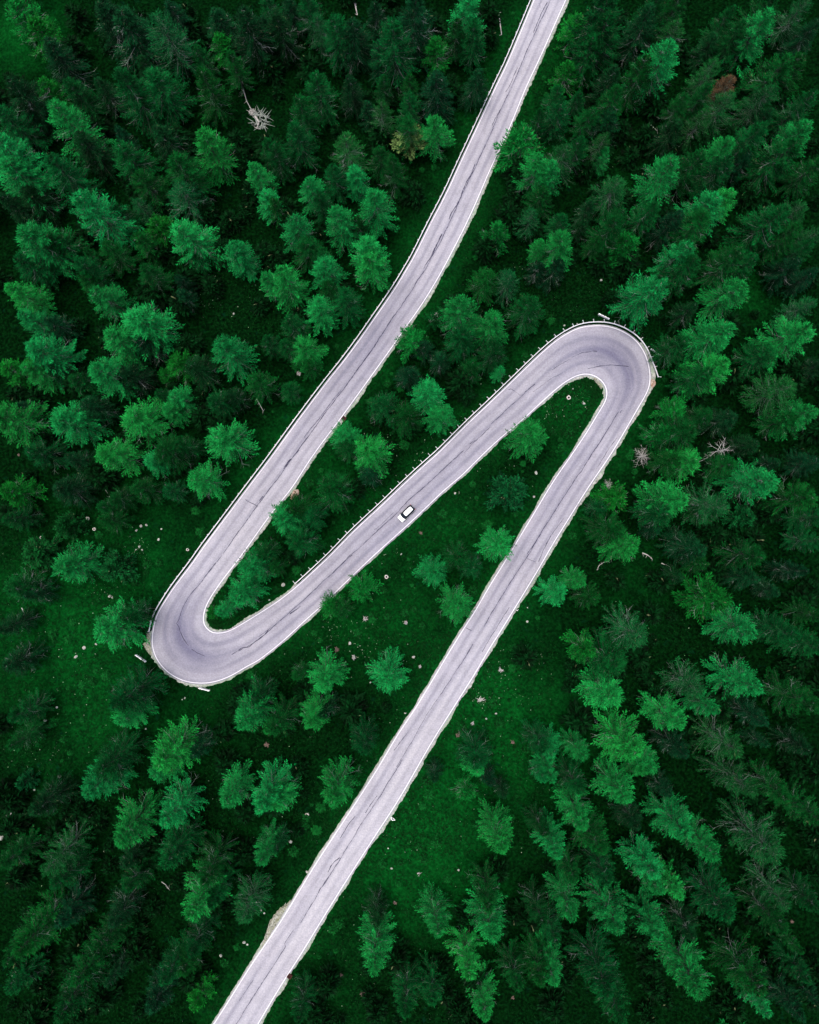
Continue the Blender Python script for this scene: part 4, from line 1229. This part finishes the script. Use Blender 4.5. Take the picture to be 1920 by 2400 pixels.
def car(u, v, ang):
    p = at(u, v)
    tilt_n = Vector((-SA, -SB, 1)).normalized()
    root = empty("car", (p[0], p[1], plane(p[0], p[1]) + 0.004))
    q = tilt_n.to_track_quat('Z', 'Y')
    fwd = Vector((math.cos(ang), math.sin(ang), 0))
    fwd = (fwd - tilt_n * fwd.dot(tilt_n)).normalized()
    left = tilt_n.cross(fwd)
    from mathutils import Matrix
    root.rotation_euler = Matrix((fwd, left, tilt_n)).transposed().to_euler()

    def sec(x, wb, wm, wt, zb, zm, zt):
        return [(x, -wb, zb), (x, -wm, zm), (x, -wt, zt), (x, -wt * 0.5, zt + 0.025), (x, wt * 0.5, zt + 0.025), (x, wt, zt), (x, wm, zm), (x, wb, zb)]
    body = [sec(-2.20, .70, .78, .70, .42, .62, .86), sec(-2.10, .82, .89, .80, .30, .62, .95), sec(-1.6, .86, .92, .89, .24, .62, .945),
            sec(-0.4, .86, .93, .905, .22, .62, .945), sec(0.8, .86, .93, .89, .22, .62, .945), sec(1.15, .86, .93, .83, .24, .62, .955),
            sec(1.7, .84, .92, .78, .26, .60, .90), sec(2.05, .80, .86, .70, .28, .56, .80), sec(2.2, .68, .74, .60, .34, .52, .68)]
    v_, f_ = loft(body)
    b = mesh_obj("body", v_, f_, M_PAINT, root, True)
    m = b.modifiers.new("b", 'BEVEL')
    m.width = 0.03
    m.segments = 2
    m.limit_method = 'ANGLE'
    # cabin: dark glass all round, then the white roof over it
    gh = lambda x, wb, wt, zt: [(x[0], -wb, .965), (x[1], -wt, zt), (x[1], wt, zt), (x[0], wb, .965)]
    lo = [(1.22, .80), (0.95, .885), (-0.2, .90), (-1.5, .885), (-2.17, .80)]
    hi = [(0.42, .51, 1.44), (0.30, .535, 1.47), (-0.3, .55, 1.50), (-1.40, .535, 1.47), (-1.72, .50, 1.42)]
    vs = [(x, -w, .96) for x, w in lo] + [(x, w, .96) for x, w in lo] + [(x, -w, z) for x, w, z in hi] + [(x, w, z) for x, w, z in hi]

    def part(name, faces, mat, lab=None):
        o = mesh_obj(name, vs, faces, mat, root)
        used = sorted({i for f in faces for i in f})
        mp = {i: k for k, i in enumerate(used)}
        me2 = bpy.data.meshes.new(name)
        me2.from_pydata([vs[i] for i in used], [], [tuple(mp[i] for i in f) for f in faces])
        me2.materials.append(mat)
        me2.update()
        o.data = me2
        return o
    # windscreen curves forward in its middle
    ws = []
    for t in np.linspace(-1, 1, 9):
        ws.append((1.32 - 0.16 * t * t, 0.76 * t, .985))
    for t in np.linspace(-1, 1, 9):
        ws.append((0.46 - 0.10 * t * t, 0.58 * t, 1.46))
    mesh_obj("windscreen", ws, [(i, i + 1, i + 10, i + 9) for i in range(8)], M_GLASS, root, True)
    for s in (0, 5):
        part("side_window", [(s + i, s + i + 1, s + i + 11, s + i + 10) for i in range(4)], M_GLASS)
    part("rear_window", [(4, 9, 19, 14)], M_GLASS)
    rf = []
    for (x, w, z) in ((0.46, .50, 1.455), (0.34, .535, 1.485), (-0.3, .55, 1.52), (-1.4, .53, 1.49), (-1.78, .49, 1.435)):
        for k in range(9):
            t = -1 + k / 4
            rf.append((x + (0.10 * (1 - t * t) if x > 0.3 else -0.03 * (1 - t * t) if x < -1.5 else 0), w * t, z + 0.035 * (1 - t * t)))
    rfs = [(i * 9 + k, i * 9 + k + 1, i * 9 + k + 10, i * 9 + k + 9) for i in range(4) for k in range(8)]
    o = mesh_obj("roof", rf, rfs, M_PAINT, root, True)
    o.modifiers.new("s", 'SOLIDIFY').thickness = 0.035
    # bonnet, a panel of its own
    bn = []
    for (x, w, z) in ((1.36, .80, .985), (1.72, .75, .935), (2.0, .68, .845), (2.10, .62, .80)):
        for k in range(7):
            t = -1 + k / 3
            bn.append((x + 0.05 * (1 - t * t), w * t, z + 0.03 * (1 - t * t)))
    o = mesh_obj("bonnet", bn, [(i * 7 + k, i * 7 + k + 1, i * 7 + k + 8, i * 7 + k + 7) for i in range(3) for k in range(6)], M_PAINT, root, True)
    o.modifiers.new("s", 'SOLIDIFY').thickness = 0.03
    # pillars
    for s in (-1, 1):
        mb = MB()
        mb.tube([(1.14, s * .765, .98), (0.38, s * .60, 1.47)], [.035, .03], 6)
        mb.build("windscreen_pillar", M_PLAST, root)
        mb = MB()
        mb.tube([(-0.25, s * .835, .97), (-0.25, s * .65, 1.48)], [.035, .03], 6)
        mb.build("door_pillar", M_PLAST, root)
        mb = MB()
        mb.box((0.92, s * 1.0, 1.02), (0.14, 0.20, 0.13), 0, 0, 0.8)
        mb.build("wing_mirror", M_PLAST, root)
        mb = MB()
        mb.box((2.07, s * .64, .70), (0.20, 0.24, 0.12), 0, 0, 0.85)
        mb.build("headlight", M_LAMP, root)
        mb = MB()
        mb.box((-2.13, s * .74, .88), (0.14, 0.20, 0.26), 0, 0, 0.85)
        mb.build("tail_lamp", M_TAIL, root)
        for k, x in enumerate((0.1, -0.95)):
            mb = MB()
            mb.box((x, s * .935, .80), (0.18, 0.03, 0.035))
            mb.build("door_handle", M_PLAST, root)
        mb = MB()
        mb.box((-0.1, s * .885, .30), (2.2, 0.14, 0.16))
        mb.build("sill", M_PLAST, root)
        for x in (1.38, -1.38):
            mb = MB()
            prof = [(.33, -.10), (.33, .10), (.25, .11), (.20, .09), (.20, -.09), (.25, -.11)]
            n = 20
            vv, ff = [], []
            for i in range(n):
                a = 2 * math.pi * i / n
                for (r_, y_) in prof:
                    vv.append((x + r_ * math.cos(a), s * .86 + y_, .33 + r_ * math.sin(a)))
            for i in range(n):
                for k in range(6):
                    ff.append((i * 6 + k, i * 6 + (k + 1) % 6, ((i + 1) % n) * 6 + (k + 1) % 6, ((i + 1) % n) * 6 + k))
            wh = mesh_obj("wheel", vv, ff, M_TYRE, root, True)
            rb = MB()
            rb.tube([(x, s * .93 - .02, .33), (x, s * .93 + .02, .33)], [.05, .05], 10)
            for k in range(5):
                a = 2 * math.pi * k / 5
                rb.tube([(x, s * .93, .33), (x + .2 * math.cos(a), s * .93, .33 + .2 * math.sin(a))], [.035, .03], 4)
            rb.build("rim", M_ALLOY, wh)
    for name, x, w in (("front_bumper", 2.19, 1.30), ("rear_bumper", -2.20, 1.42)):
        mb = MB()
        mb.box((x, 0, .44), (0.12, w, 0.20), 0, 0, 0.94)
        mb.build(name, M_PLAST, root)
    mb = MB()
    mb.box((2.21, 0, .60), (0.05, 0.70, 0.10))
    mb.build("grille", M_PLAST, root)
    tag(root, "white car with dark windows driving down the middle road stretch", "car")


car(953, 1204, math.atan2(-0.70, -0.74) + 0.02)


# ------------------------------------------------------------------ stones, stumps, logs, brush
def rock_mesh(seed):
    r = np.random.default_rng(seed)
    import bmesh
    bm = bmesh.new()
    bmesh.ops.create_icosphere(bm, subdivisions=2, radius=1.0)
    off = r.uniform(-3, 3, 3)
    for v in bm.verts:
        c = v.co
        k = 1 + 0.22 * math.sin(2.3 * c.x + off[0]) + 0.2 * math.sin(2.9 * c.y + off[1]) + 0.15 * math.sin(3.7 * c.z + off[2]) + r.normal(0, 0.05)
        v.co = c * k
        v.co.z *= 0.7
    me = bpy.data.meshes.new("rock")
    bm.to_mesh(me)
    bm.free()
    me.materials.append(M_ROCK)
    return me


ROCKM = [rock_mesh(k) for k in range(4)]
ROCKS = [(1257, 1108, .42), (1370, 946, .45), (1323, 763, .40), (547, 735, .42), (663, 1371, .55), (592, 1416, .45), (631, 1407, .28), (941, 1299, .30), (662, 1240, .36), (196, 1519, .55), (175, 1540, .5), (189, 1606, .4), (106, 1690, .5), (204, 1215, .55), (328, 1233, .40), (319, 1243, .40), (341, 1231, .38), (256, 1398, .5), (262, 1400, .35), (339, 1330, .35), (326, 1282, .4), (333, 1289, .3), (319, 1288, .25), (143, 1817, .5), (50, 1867, .45), (80, 1852, .3), (3, 1963, .7), (517, 2241, .4), (532, 2258, .42), (571, 2210, .45), (579, 2216, .25), (681, 1975, .45), (719, 2045, .32), (918, 2036, .28), (1067, 1156, .3), (1343, 911, .28), (1409, 657, .45), (1354, 758, .2), (970, 1540, .4), (1288, 1292, .25), (1237, 1425, .22), (1069, 1303, .2), (895, 2023, .25), (1236, 1457, .3), (619, 2142, .25), (612, 2136, .22), (820, 1509, .4), (1075, 2039, .3), (1163, 1673, .35), (1140, 1685, .3), (1076, 1154, .18), (910, 1990, .22), (925, 2110, .2), (868, 1600, .25), (950, 1672, .25), (370, 1265, .35), (377, 1240, .3), (130, 1660, .3), (343, 1708, .3), (224, 1510, .3), (433, 1636, .3), (427, 1640, .25)]
rl = place_labels([(u, v, "pale boulder in the grass" if s >= .42 else "small pale stone in the grass") for u, v, s in ROCKS])
rr_ = np.random.default_rng(8)
for (u, v, s), lb in zip(ROCKS, rl):
    p = on_ground(u, v)
    o = bpy.data.objects.new("rock", ROCKM[int(rr_.integers(4))])
    C.objects.link(o)
    o.location = (p[0], p[1], p[2] + s * 0.25)
    s *= 0.74
    o.scale = (s * rr_.uniform(.85, 1.25), s * rr_.uniform(.8, 1.1), s)
    o.rotation_euler = (0, 0, rr_.uniform(0, 6.28))
    tag(o, lb, 'rock', 'pale rocks in the grass')

STUMPS = [(906, 1352, .45), (1333, 932, .50), (440, 1288, .34), (222, 1240, .38), (97, 1260, .36), (720, 1909, .45)]
sl = ["ring-shaped hollow stump in the grass below the car", "white weathered stump inside the right hairpin", "small ring-shaped stump near the guardrail above the left hairpin", "pale stump in the clearing left of the left hairpin", "greyish stump near the round dark bush at left", "dark hollow stump left of the lower road"]
for (u, v, s), lb in zip(STUMPS, sl):
    p = on_ground(u, v)
    root = empty("tree_stump", (p[0], p[1], p[2]), s * 9)
    n = 18
    r = np.random.default_rng(int(u))
    rad = [s * (1 + r.normal(0, 0.06)) for k in range(n)]
    vs, fs = [], []
    for (z, f) in ((-0.3, 1.35), (0.1, 1.08), (0.42, 1.0)):
        for k in range(n):
            a = 2 * math.pi * k / n
            vs.append((rad[k] * f * math.cos(a), rad[k] * f * math.sin(a), z))
    for j in range(2):
        for k in range(n):
            fs.append((j * n + k, j * n + (k + 1) % n, (j + 1) * n + (k + 1) % n, (j + 1) * n + k))
    mesh_obj("bark", vs, fs, M_TWIG, root, True)
    vs, fs = [], []
    for f, z in ((1.0, 0.42), (0.9, 0.45), (0.52, 0.44)):
        for k in range(n):
            a = 2 * math.pi * k / n
            vs.append((rad[k] * f * math.cos(a), rad[k] * f * math.sin(a), z + r.normal(0, 0.01)))
    for j in range(2):
        for k in range(n):
            fs.append((j * n + k, j * n + (k + 1) % n, (j + 1) * n + (k + 1) % n, (j + 1) * n + k))
    mesh_obj("cut_ring", vs, fs, M_CUT, root)
    vs = [(rad[k] * 0.53 * math.cos(2 * math.pi * k / n), rad[k] * 0.53 * math.sin(2 * math.pi * k / n), 0.435) for k in range(n)]
    vs += [(rad[k] * 0.4 * math.cos(2 * math.pi * k / n), rad[k] * 0.4 * math.sin(2 * math.pi * k / n), 0.15) for k in range(n)]
    mesh_obj("rotten_heart", vs, [(k, (k + 1) % n, n + (k + 1) % n, n + k) for k in range(n)] + [tuple(range(n, 2 * n))], M_ROT, root)
    tag(root, lb, 'stump', 'tree stumps')

# fallen stems: pixel path, thickness, label
LOGS = [([(1168, 30), (1172, 52), (1176, 80)], .20, "slender bleached log lying left of the road's top end"),
        ([(828, -6), (833, 14), (838, 36)], .26, "grey snag stem standing out at the top edge"),
        ([(1876, 378), (1884, 396), (1890, 415)], .16, "thin reddish stem lying near the right edge"),
        ([(1442, 602), (1451, 592), (1457, 584)], .24, "short pale log among trees right of the top road"),
        ([(1524, 288), (1533, 297), (1542, 306)], .16, "short white log in the gap of the upper right woods"),
        ([(1508, 1296), (1520, 1301), (1531, 1309)], .16, "pale log below the leaning larch right of lower road"),
        ([(1555, 1321), (1565, 1325), (1574, 1329)], .14, "broken pale pole near the leaning larch, right of lower road"),
        ([(1399, 1336), (1404, 1325), (1414, 1318), (1426, 1316)], .09, "curved bare branch lying right of the lower road"),
        ([(567, 190), (571, 212), (577, 234), (588, 254)], .15, "curved pale stem of the toppled tree, upper left"),
        ([(598, 272), (606, 284), (602, 300)], .28, "bleached root end of the toppled tree, upper left"),
        ([(49, 1425), (55, 1440), (57, 1458)], .12, "thin pale branch standing out near the left edge"),
        ([(20, 1918), (28, 1902), (42, 1907), (56, 1907)], .14, "forked pale branch lying by the left edge"),
        ([(196, 1914), (208, 1916), (219, 1911)], .11, "thin curved branch left of the lower left larches"),
        ([(380, 2065), (390, 2072), (397, 2081)], .10, "thin bare branch between the lower left trees"),
        ([(752, 1541), (757, 1547), (760, 1554)], .13, "thin pale stick above the larch under the left hairpin"),
        ([(1407, 614), (1420, 614), (1431, 614)], .11, "thin white pole above the right hairpin clearing"),
        ([(589, 2119), (600, 2117), (610, 2116)], .13, "bare pale branch by the gravel triangle"),
        ([(1691, 1085), (1687, 1070), (1690, 1055)], .12, "thin stem below the white bare star-shaped tree"),
        ([(242, 1142), (249, 1153), (256, 1166)], .10, "thin pale stick left of the top road's lower half"),
        ([(305, 1069), (316, 1070), (328, 1070)], .10, "short pale stick among larches left of the top road"),
        ([(602, 935), (608, 946), (617, 963)], .14, "bleached stick left of the top road"),
        ([(978, 2047), (986, 2047)], .10, "short pale stick right of the lower road")]
for k, (px, w, lb) in enumerate(LOGS):
    up = 0.3
    P = [on_ground(u, v) for u, v in px]
    c = P[len(P) // 2]
    root = empty("fallen_branch" if w < .15 else "fallen_log", c)
    P = [tuple(q - c + np.array((0, 0, w * 0.9))) for q in P]
    mb = MB()
    mb.tube(P, [w * (1 - 0.55 * i / (len(P) - 1)) for i in range(len(P))], 7)
    mb.build("stem", M_DEAD, root, True)
    r = np.random.default_rng(k)
    tw = MB()
    for q in range(5):
        a = np.array(P[int(r.integers(len(P)))])
        d = unit(np.array((r.normal(), r.normal(), abs(r.normal(0, .5)))))
        tw.tube([a, a + d * r.uniform(.4, 1.0)], [w * .3, w * .12], 4)
    tw.build("twigs", M_DEAD, root)
    tag(root, lb, 'fallen log' if w >= .15 else 'branch', 'fallen dead wood')

# brush piles / root plates, each a tangle of pale sticks
BRUSH = [(608, 282, 4.2, M_BARE, "bleached spreading crown of the toppled tree, upper left"),
         (591, 262, 1.7, M_DEAD, "white broken root plate above the toppled tree"),
         (829, 1541, .9, M_DEAD, "grey tangle of sticks in the grass below left hairpin road"),
         (789, 1523, .9, M_ROCK2, "reddish heap of dead brush in the grass below the middle road"),
         (952, 1460, .6, M_DEAD, "small pale twig heap between middle and lower roads"),
         (987, 1249, .55, M_ROCK2, "small dark rubble heap right below the car"),
         (985, 1563, .55, M_DEAD, "pale heap of chips left of the lower road"),
         (1074, 1723, .85, M_ROCK2, "pinkish heap of stones right of the lower road"),
         (1108, 1696, .6, M_DEAD, "pale twig bundle right of the lower road, lower one"),
         (1126, 1640, 1.2, M_DEAD, "largest pale heap of dead sticks right of lower road"),
         (1174, 1571, .8, M_DEAD, "pale twig heap right of the lower road, upper one"),
         (1201, 1738, .7, M_ROCK2, "pinkish twig patch well right of the lower road"),
         (856, 1451, .8, M_DEAD, "dark pale-twigged heap below the middle road"),
         (926, 2112, .6, M_ROCK2, "reddish twig patch right of the lower road, lower third"),
         (625, 1745, .9, M_ROCK2, "dull pinkish brush heap beside larches below left hairpin"),
         (42, 1066, .5, M_ROCK2, "small brownish rubble by the left edge"),
         (195, 1067, .5, M_ROCK2, "small brownish rubble among the larches at left"),
         (1571, 795, .55, M_ROCK2, "reddish twig heap right of the right hairpin"),
         (701, 875, .9, M_DEAD, "white splintered wood left of the top road"),
         (852, 2328, .9, M_ROCK2, "brownish twig strip near the bottom edge, right of road"),
         (1859, 2163, .5, M_ROCK2, "orange-brown twig ball in dark gap, lower right"),
         (480, 1953, .6, M_ROCK2, "greyish brush patch between lower left larches"),
         (800, 2283, .5, M_ROCK2, "reddish twig patch right of the road's bottom end"),
         (1202, 2340, .5, M_ROCK2, "reddish twig patch near the bottom edge, right part"),
         (1887, 134, .9, M_ROCK2, "tan dead branches near the right edge, top"),
         (1252, 1164, .4, M_DEAD, "pale tuft of dead twigs left of the lower road")]
for k, (u, v, R, m, lb) in enumerate(BRUSH):
    p = on_ground(u, v)
    r = np.random.default_rng(k + 50)
    mb = MB()
    for q in range(int(26 + 9 * R)):
        a = r.uniform(0, 6.28)
        d0 = R * 0.5 * math.sqrt(r.uniform())
        b0 = np.array((d0 * math.cos(a), d0 * math.sin(a), r.uniform(0.05, 0.4)))
        d = unit(np.array((r.normal(), r.normal(), r.normal(0, .25))))
        mb.tube([b0, b0 + d * R * r.uniform(.25, .7)], [.05 + .02 * R, .02], 4)
    o = mb.build("brush_pile", m)
    o.location = tuple(map(float, p))
    tag(o, lb, 'brush pile', 'heaps of dead brush')

# drains, marker post, triangular frame
for (u, v, rz, lb) in ((679, 2288, 0.95, "dark brown drain box at the lower road's right edge"), (806, 981, 0.9, "small dark drain pit at the top road's right edge")):
    p = at(u, v)
    root = empty("drain_inlet", (p[0], p[1], plane(p[0], p[1]) - 0.02), rz)
    mb = MB()
    for (x, y, sx, sy) in ((0, .42, 1.0, .14), (0, -.42, 1.0, .14), (.43, 0, .14, .698), (-.43, 0, .14, .698)):
        mb.box((x, y, .02), (sx, sy, .34))
    mb.build("frame", M_RUST, root)
    mb = MB()
    mb.box((0, 0, -.03), (.70, .69, .1))
    mb.build("sump", M_ROT, root)
    for k in range(5):
        mb = MB()
        mb.box((-.28 + .14 * k, 0, .13), (.05, .69, .05))
        mb.build("bar", M_RUST, root)
    tag(root, lb, 'drain', 'roadside drains')
p = on_ground(1211, 1430)
root = empty("marker_post", p)
mb = MB()
mb.box((0, 0, .45), (.14, .12, 1.1))
mb.build("post", M_WHITE, root)
mb = MB()
mb.box((.16, .1, .85), (.5, .05, .12), .5)
mb.build("reflector_arm", M_WHITE, root)
tag(root, "white marker post at the lower road's right edge", 'marker post')
p = on_ground(921, 1919)
root = empty("triangular_frame", p)
tri = [(-.55, .45, .1), (-.15, -.05, .15), (.55, -.35, .1)]
tri = [(-.6, .45, .12), (.55, -.35, .12), (-.15, -.4, .22)]
for k in range(3):
    a, b = Vector(tri[k]), Vector(tri[(k + 1) % 3])
    mb = MB()
    mb.tube([a, b], [.085, .085], 6)
    mb.build("bar", M_WHITE, root)
tag(root, "white triangular frame lying in the grass right of the lower road", 'frame')

# ------------------------------------------------------------------ ground cover nobody could count
def scatter_px(n, seed, boxes):
    r = np.random.default_rng(seed)
    out = []
    tot = sum(b[4] for b in boxes)
    for (u0, v0, u1, v1, w) in boxes:
        for k in range(int(n * w / tot)):
            u, v = r.uniform(u0, u1), r.uniform(v0, v1)
            p = at(u, v)
            if road_dist(p[0], p[1]) > 5.2:
                out.append(p)
    return out


MEADOW = [(0, 1180, 340, 1800, 3.0), (480, 1480, 1000, 2000, 2.6), (940, 1500, 1300, 2000, 2.4), (700, 1900, 1100, 2400, 2.2), (860, 1150, 1150, 1560, 2), (1280, 880, 1400, 1020, .8), (1200, 620, 1500, 760, .7), (500, 560, 700, 800, .7), (0, 1800, 500, 2400, .8), (1000, 480, 1250, 1150, 1.2), (1350, 1250, 1700, 1700, .8), (1250, 0, 1450, 420, .8), (860, 1000, 1300, 1150, .4)]
# pale flower heads and pebbles
pts = scatter_px(1300, 5, MEADOW)
cl = np.random.default_rng(6)
for (u, v, n, sp) in [(330, 1285, 40, 16), (240, 1385, 40, 22), (905, 1270, 60, 16), (1285, 960, 40, 14), (1180, 1600, 60, 40), (1130, 1640, 50, 14), (860, 1510, 40, 30), (985, 1070, 30, 20), (1070, 1020, 30, 30), (490, 690, 50, 22), (1500, 780, 10, 10), (900, 1050, 40, 26), (200, 1560, 30, 30), (90, 1760, 40, 30), (760, 1480, 40, 30), (1210, 1540, 40, 30), (800, 1460, 40, 30), (1350, 905, 30, 18)]:
    for k in range(n):
        p = at(u + cl.normal(0, sp), v + cl.normal(0, sp))
        if road_dist(p[0], p[1]) > 5.2:
            pts.append(p)
vs, fs = [], []
for p in pts:
    s = 0.025 + 0.095 * cl.uniform() ** 3
    z = ground_z(p[0], p[1]) + cl.uniform(0.03, 0.22)
    n = len(vs)
    a = cl.uniform(0, 3)
    for k in range(4):
        vs.append((p[0] + s * math.cos(a + k * 1.571), p[1] + s * math.sin(a + k * 1.571), z))
    vs.append((p[0], p[1], z + s))
    vs.append((p[0], p[1], z - s - 0.15))
    for k in range(4):
        fs.append((n + k, n + (k + 1) % 4, n + 4))
        fs.append((n + (k + 1) % 4, n + k, n + 5))
M_FLOW = flat_mat("pale_flower_heads", (0.42, 0.48, 0.36), 0.8, 0.2, 0.5, 0.6)
tag(mesh_obj("meadow_flowers", vs, fs, M_FLOW), "tiny pale flowers and pebbles in the grass", kind='stuff')

# grass and herb tufts
rg = np.random.default_rng(21)
G = 26000
boxes = [(-20, -20, 1940, 2420, 0.25)] + [(a, b, c, d, w * 0.10) for a, b, c, d, w in MEADOW]
gp = np.array(scatter_px(G, 22, boxes))
# plus a fringe of taller grass along the verges
fr = []
for k in range(7000):
    i = int(rg.integers(len(MID)))
    sd = 1 if rg.uniform() < 0.5 else -1
    e = (RA if sd > 0 else RB)[i] + ex[i] * sd * (1.0 + abs(rg.normal(0, 1.1)) + rg.uniform(-0.1, .4))
    if road_dist(e[0], e[1]) > 4.3:
        fr.append(e)
gp = np.concatenate([gp, np.array(fr)])
Q, T = [], []
for p in gp:
    z = ground_z(p[0], p[1]) - 0.03
    b = np.array((p[0], p[1], z))
    for k in range(3):
        a = rg.uniform(0, 6.28)
        d = np.array((math.cos(a), math.sin(a), 0.7))
        l = rg.uniform(0.25, 0.6)
        s = np.array((-d[1], d[0], 0)) * rg.uniform(0.05, 0.11)
        Q.append((b - s * .4, b + d * l * .55 - s, b + d * l * np.array((1, 1, .8)), b + d * l * .55 + s))
        T.append(min(1.0, max(0.0, rg.normal(0.40, 0.22))) * 0.95)
me = quads_mesh("grass", np.array(Q), np.array(T), M_NEEDLE)
go = bpy.data.objects.new("grass", me)
go.color = (0.0010, 0.024, 0.0032, 1)
C.objects.link(go)
tag(go, "tufts of dark green grass and herbs over the slope", kind='stuff')
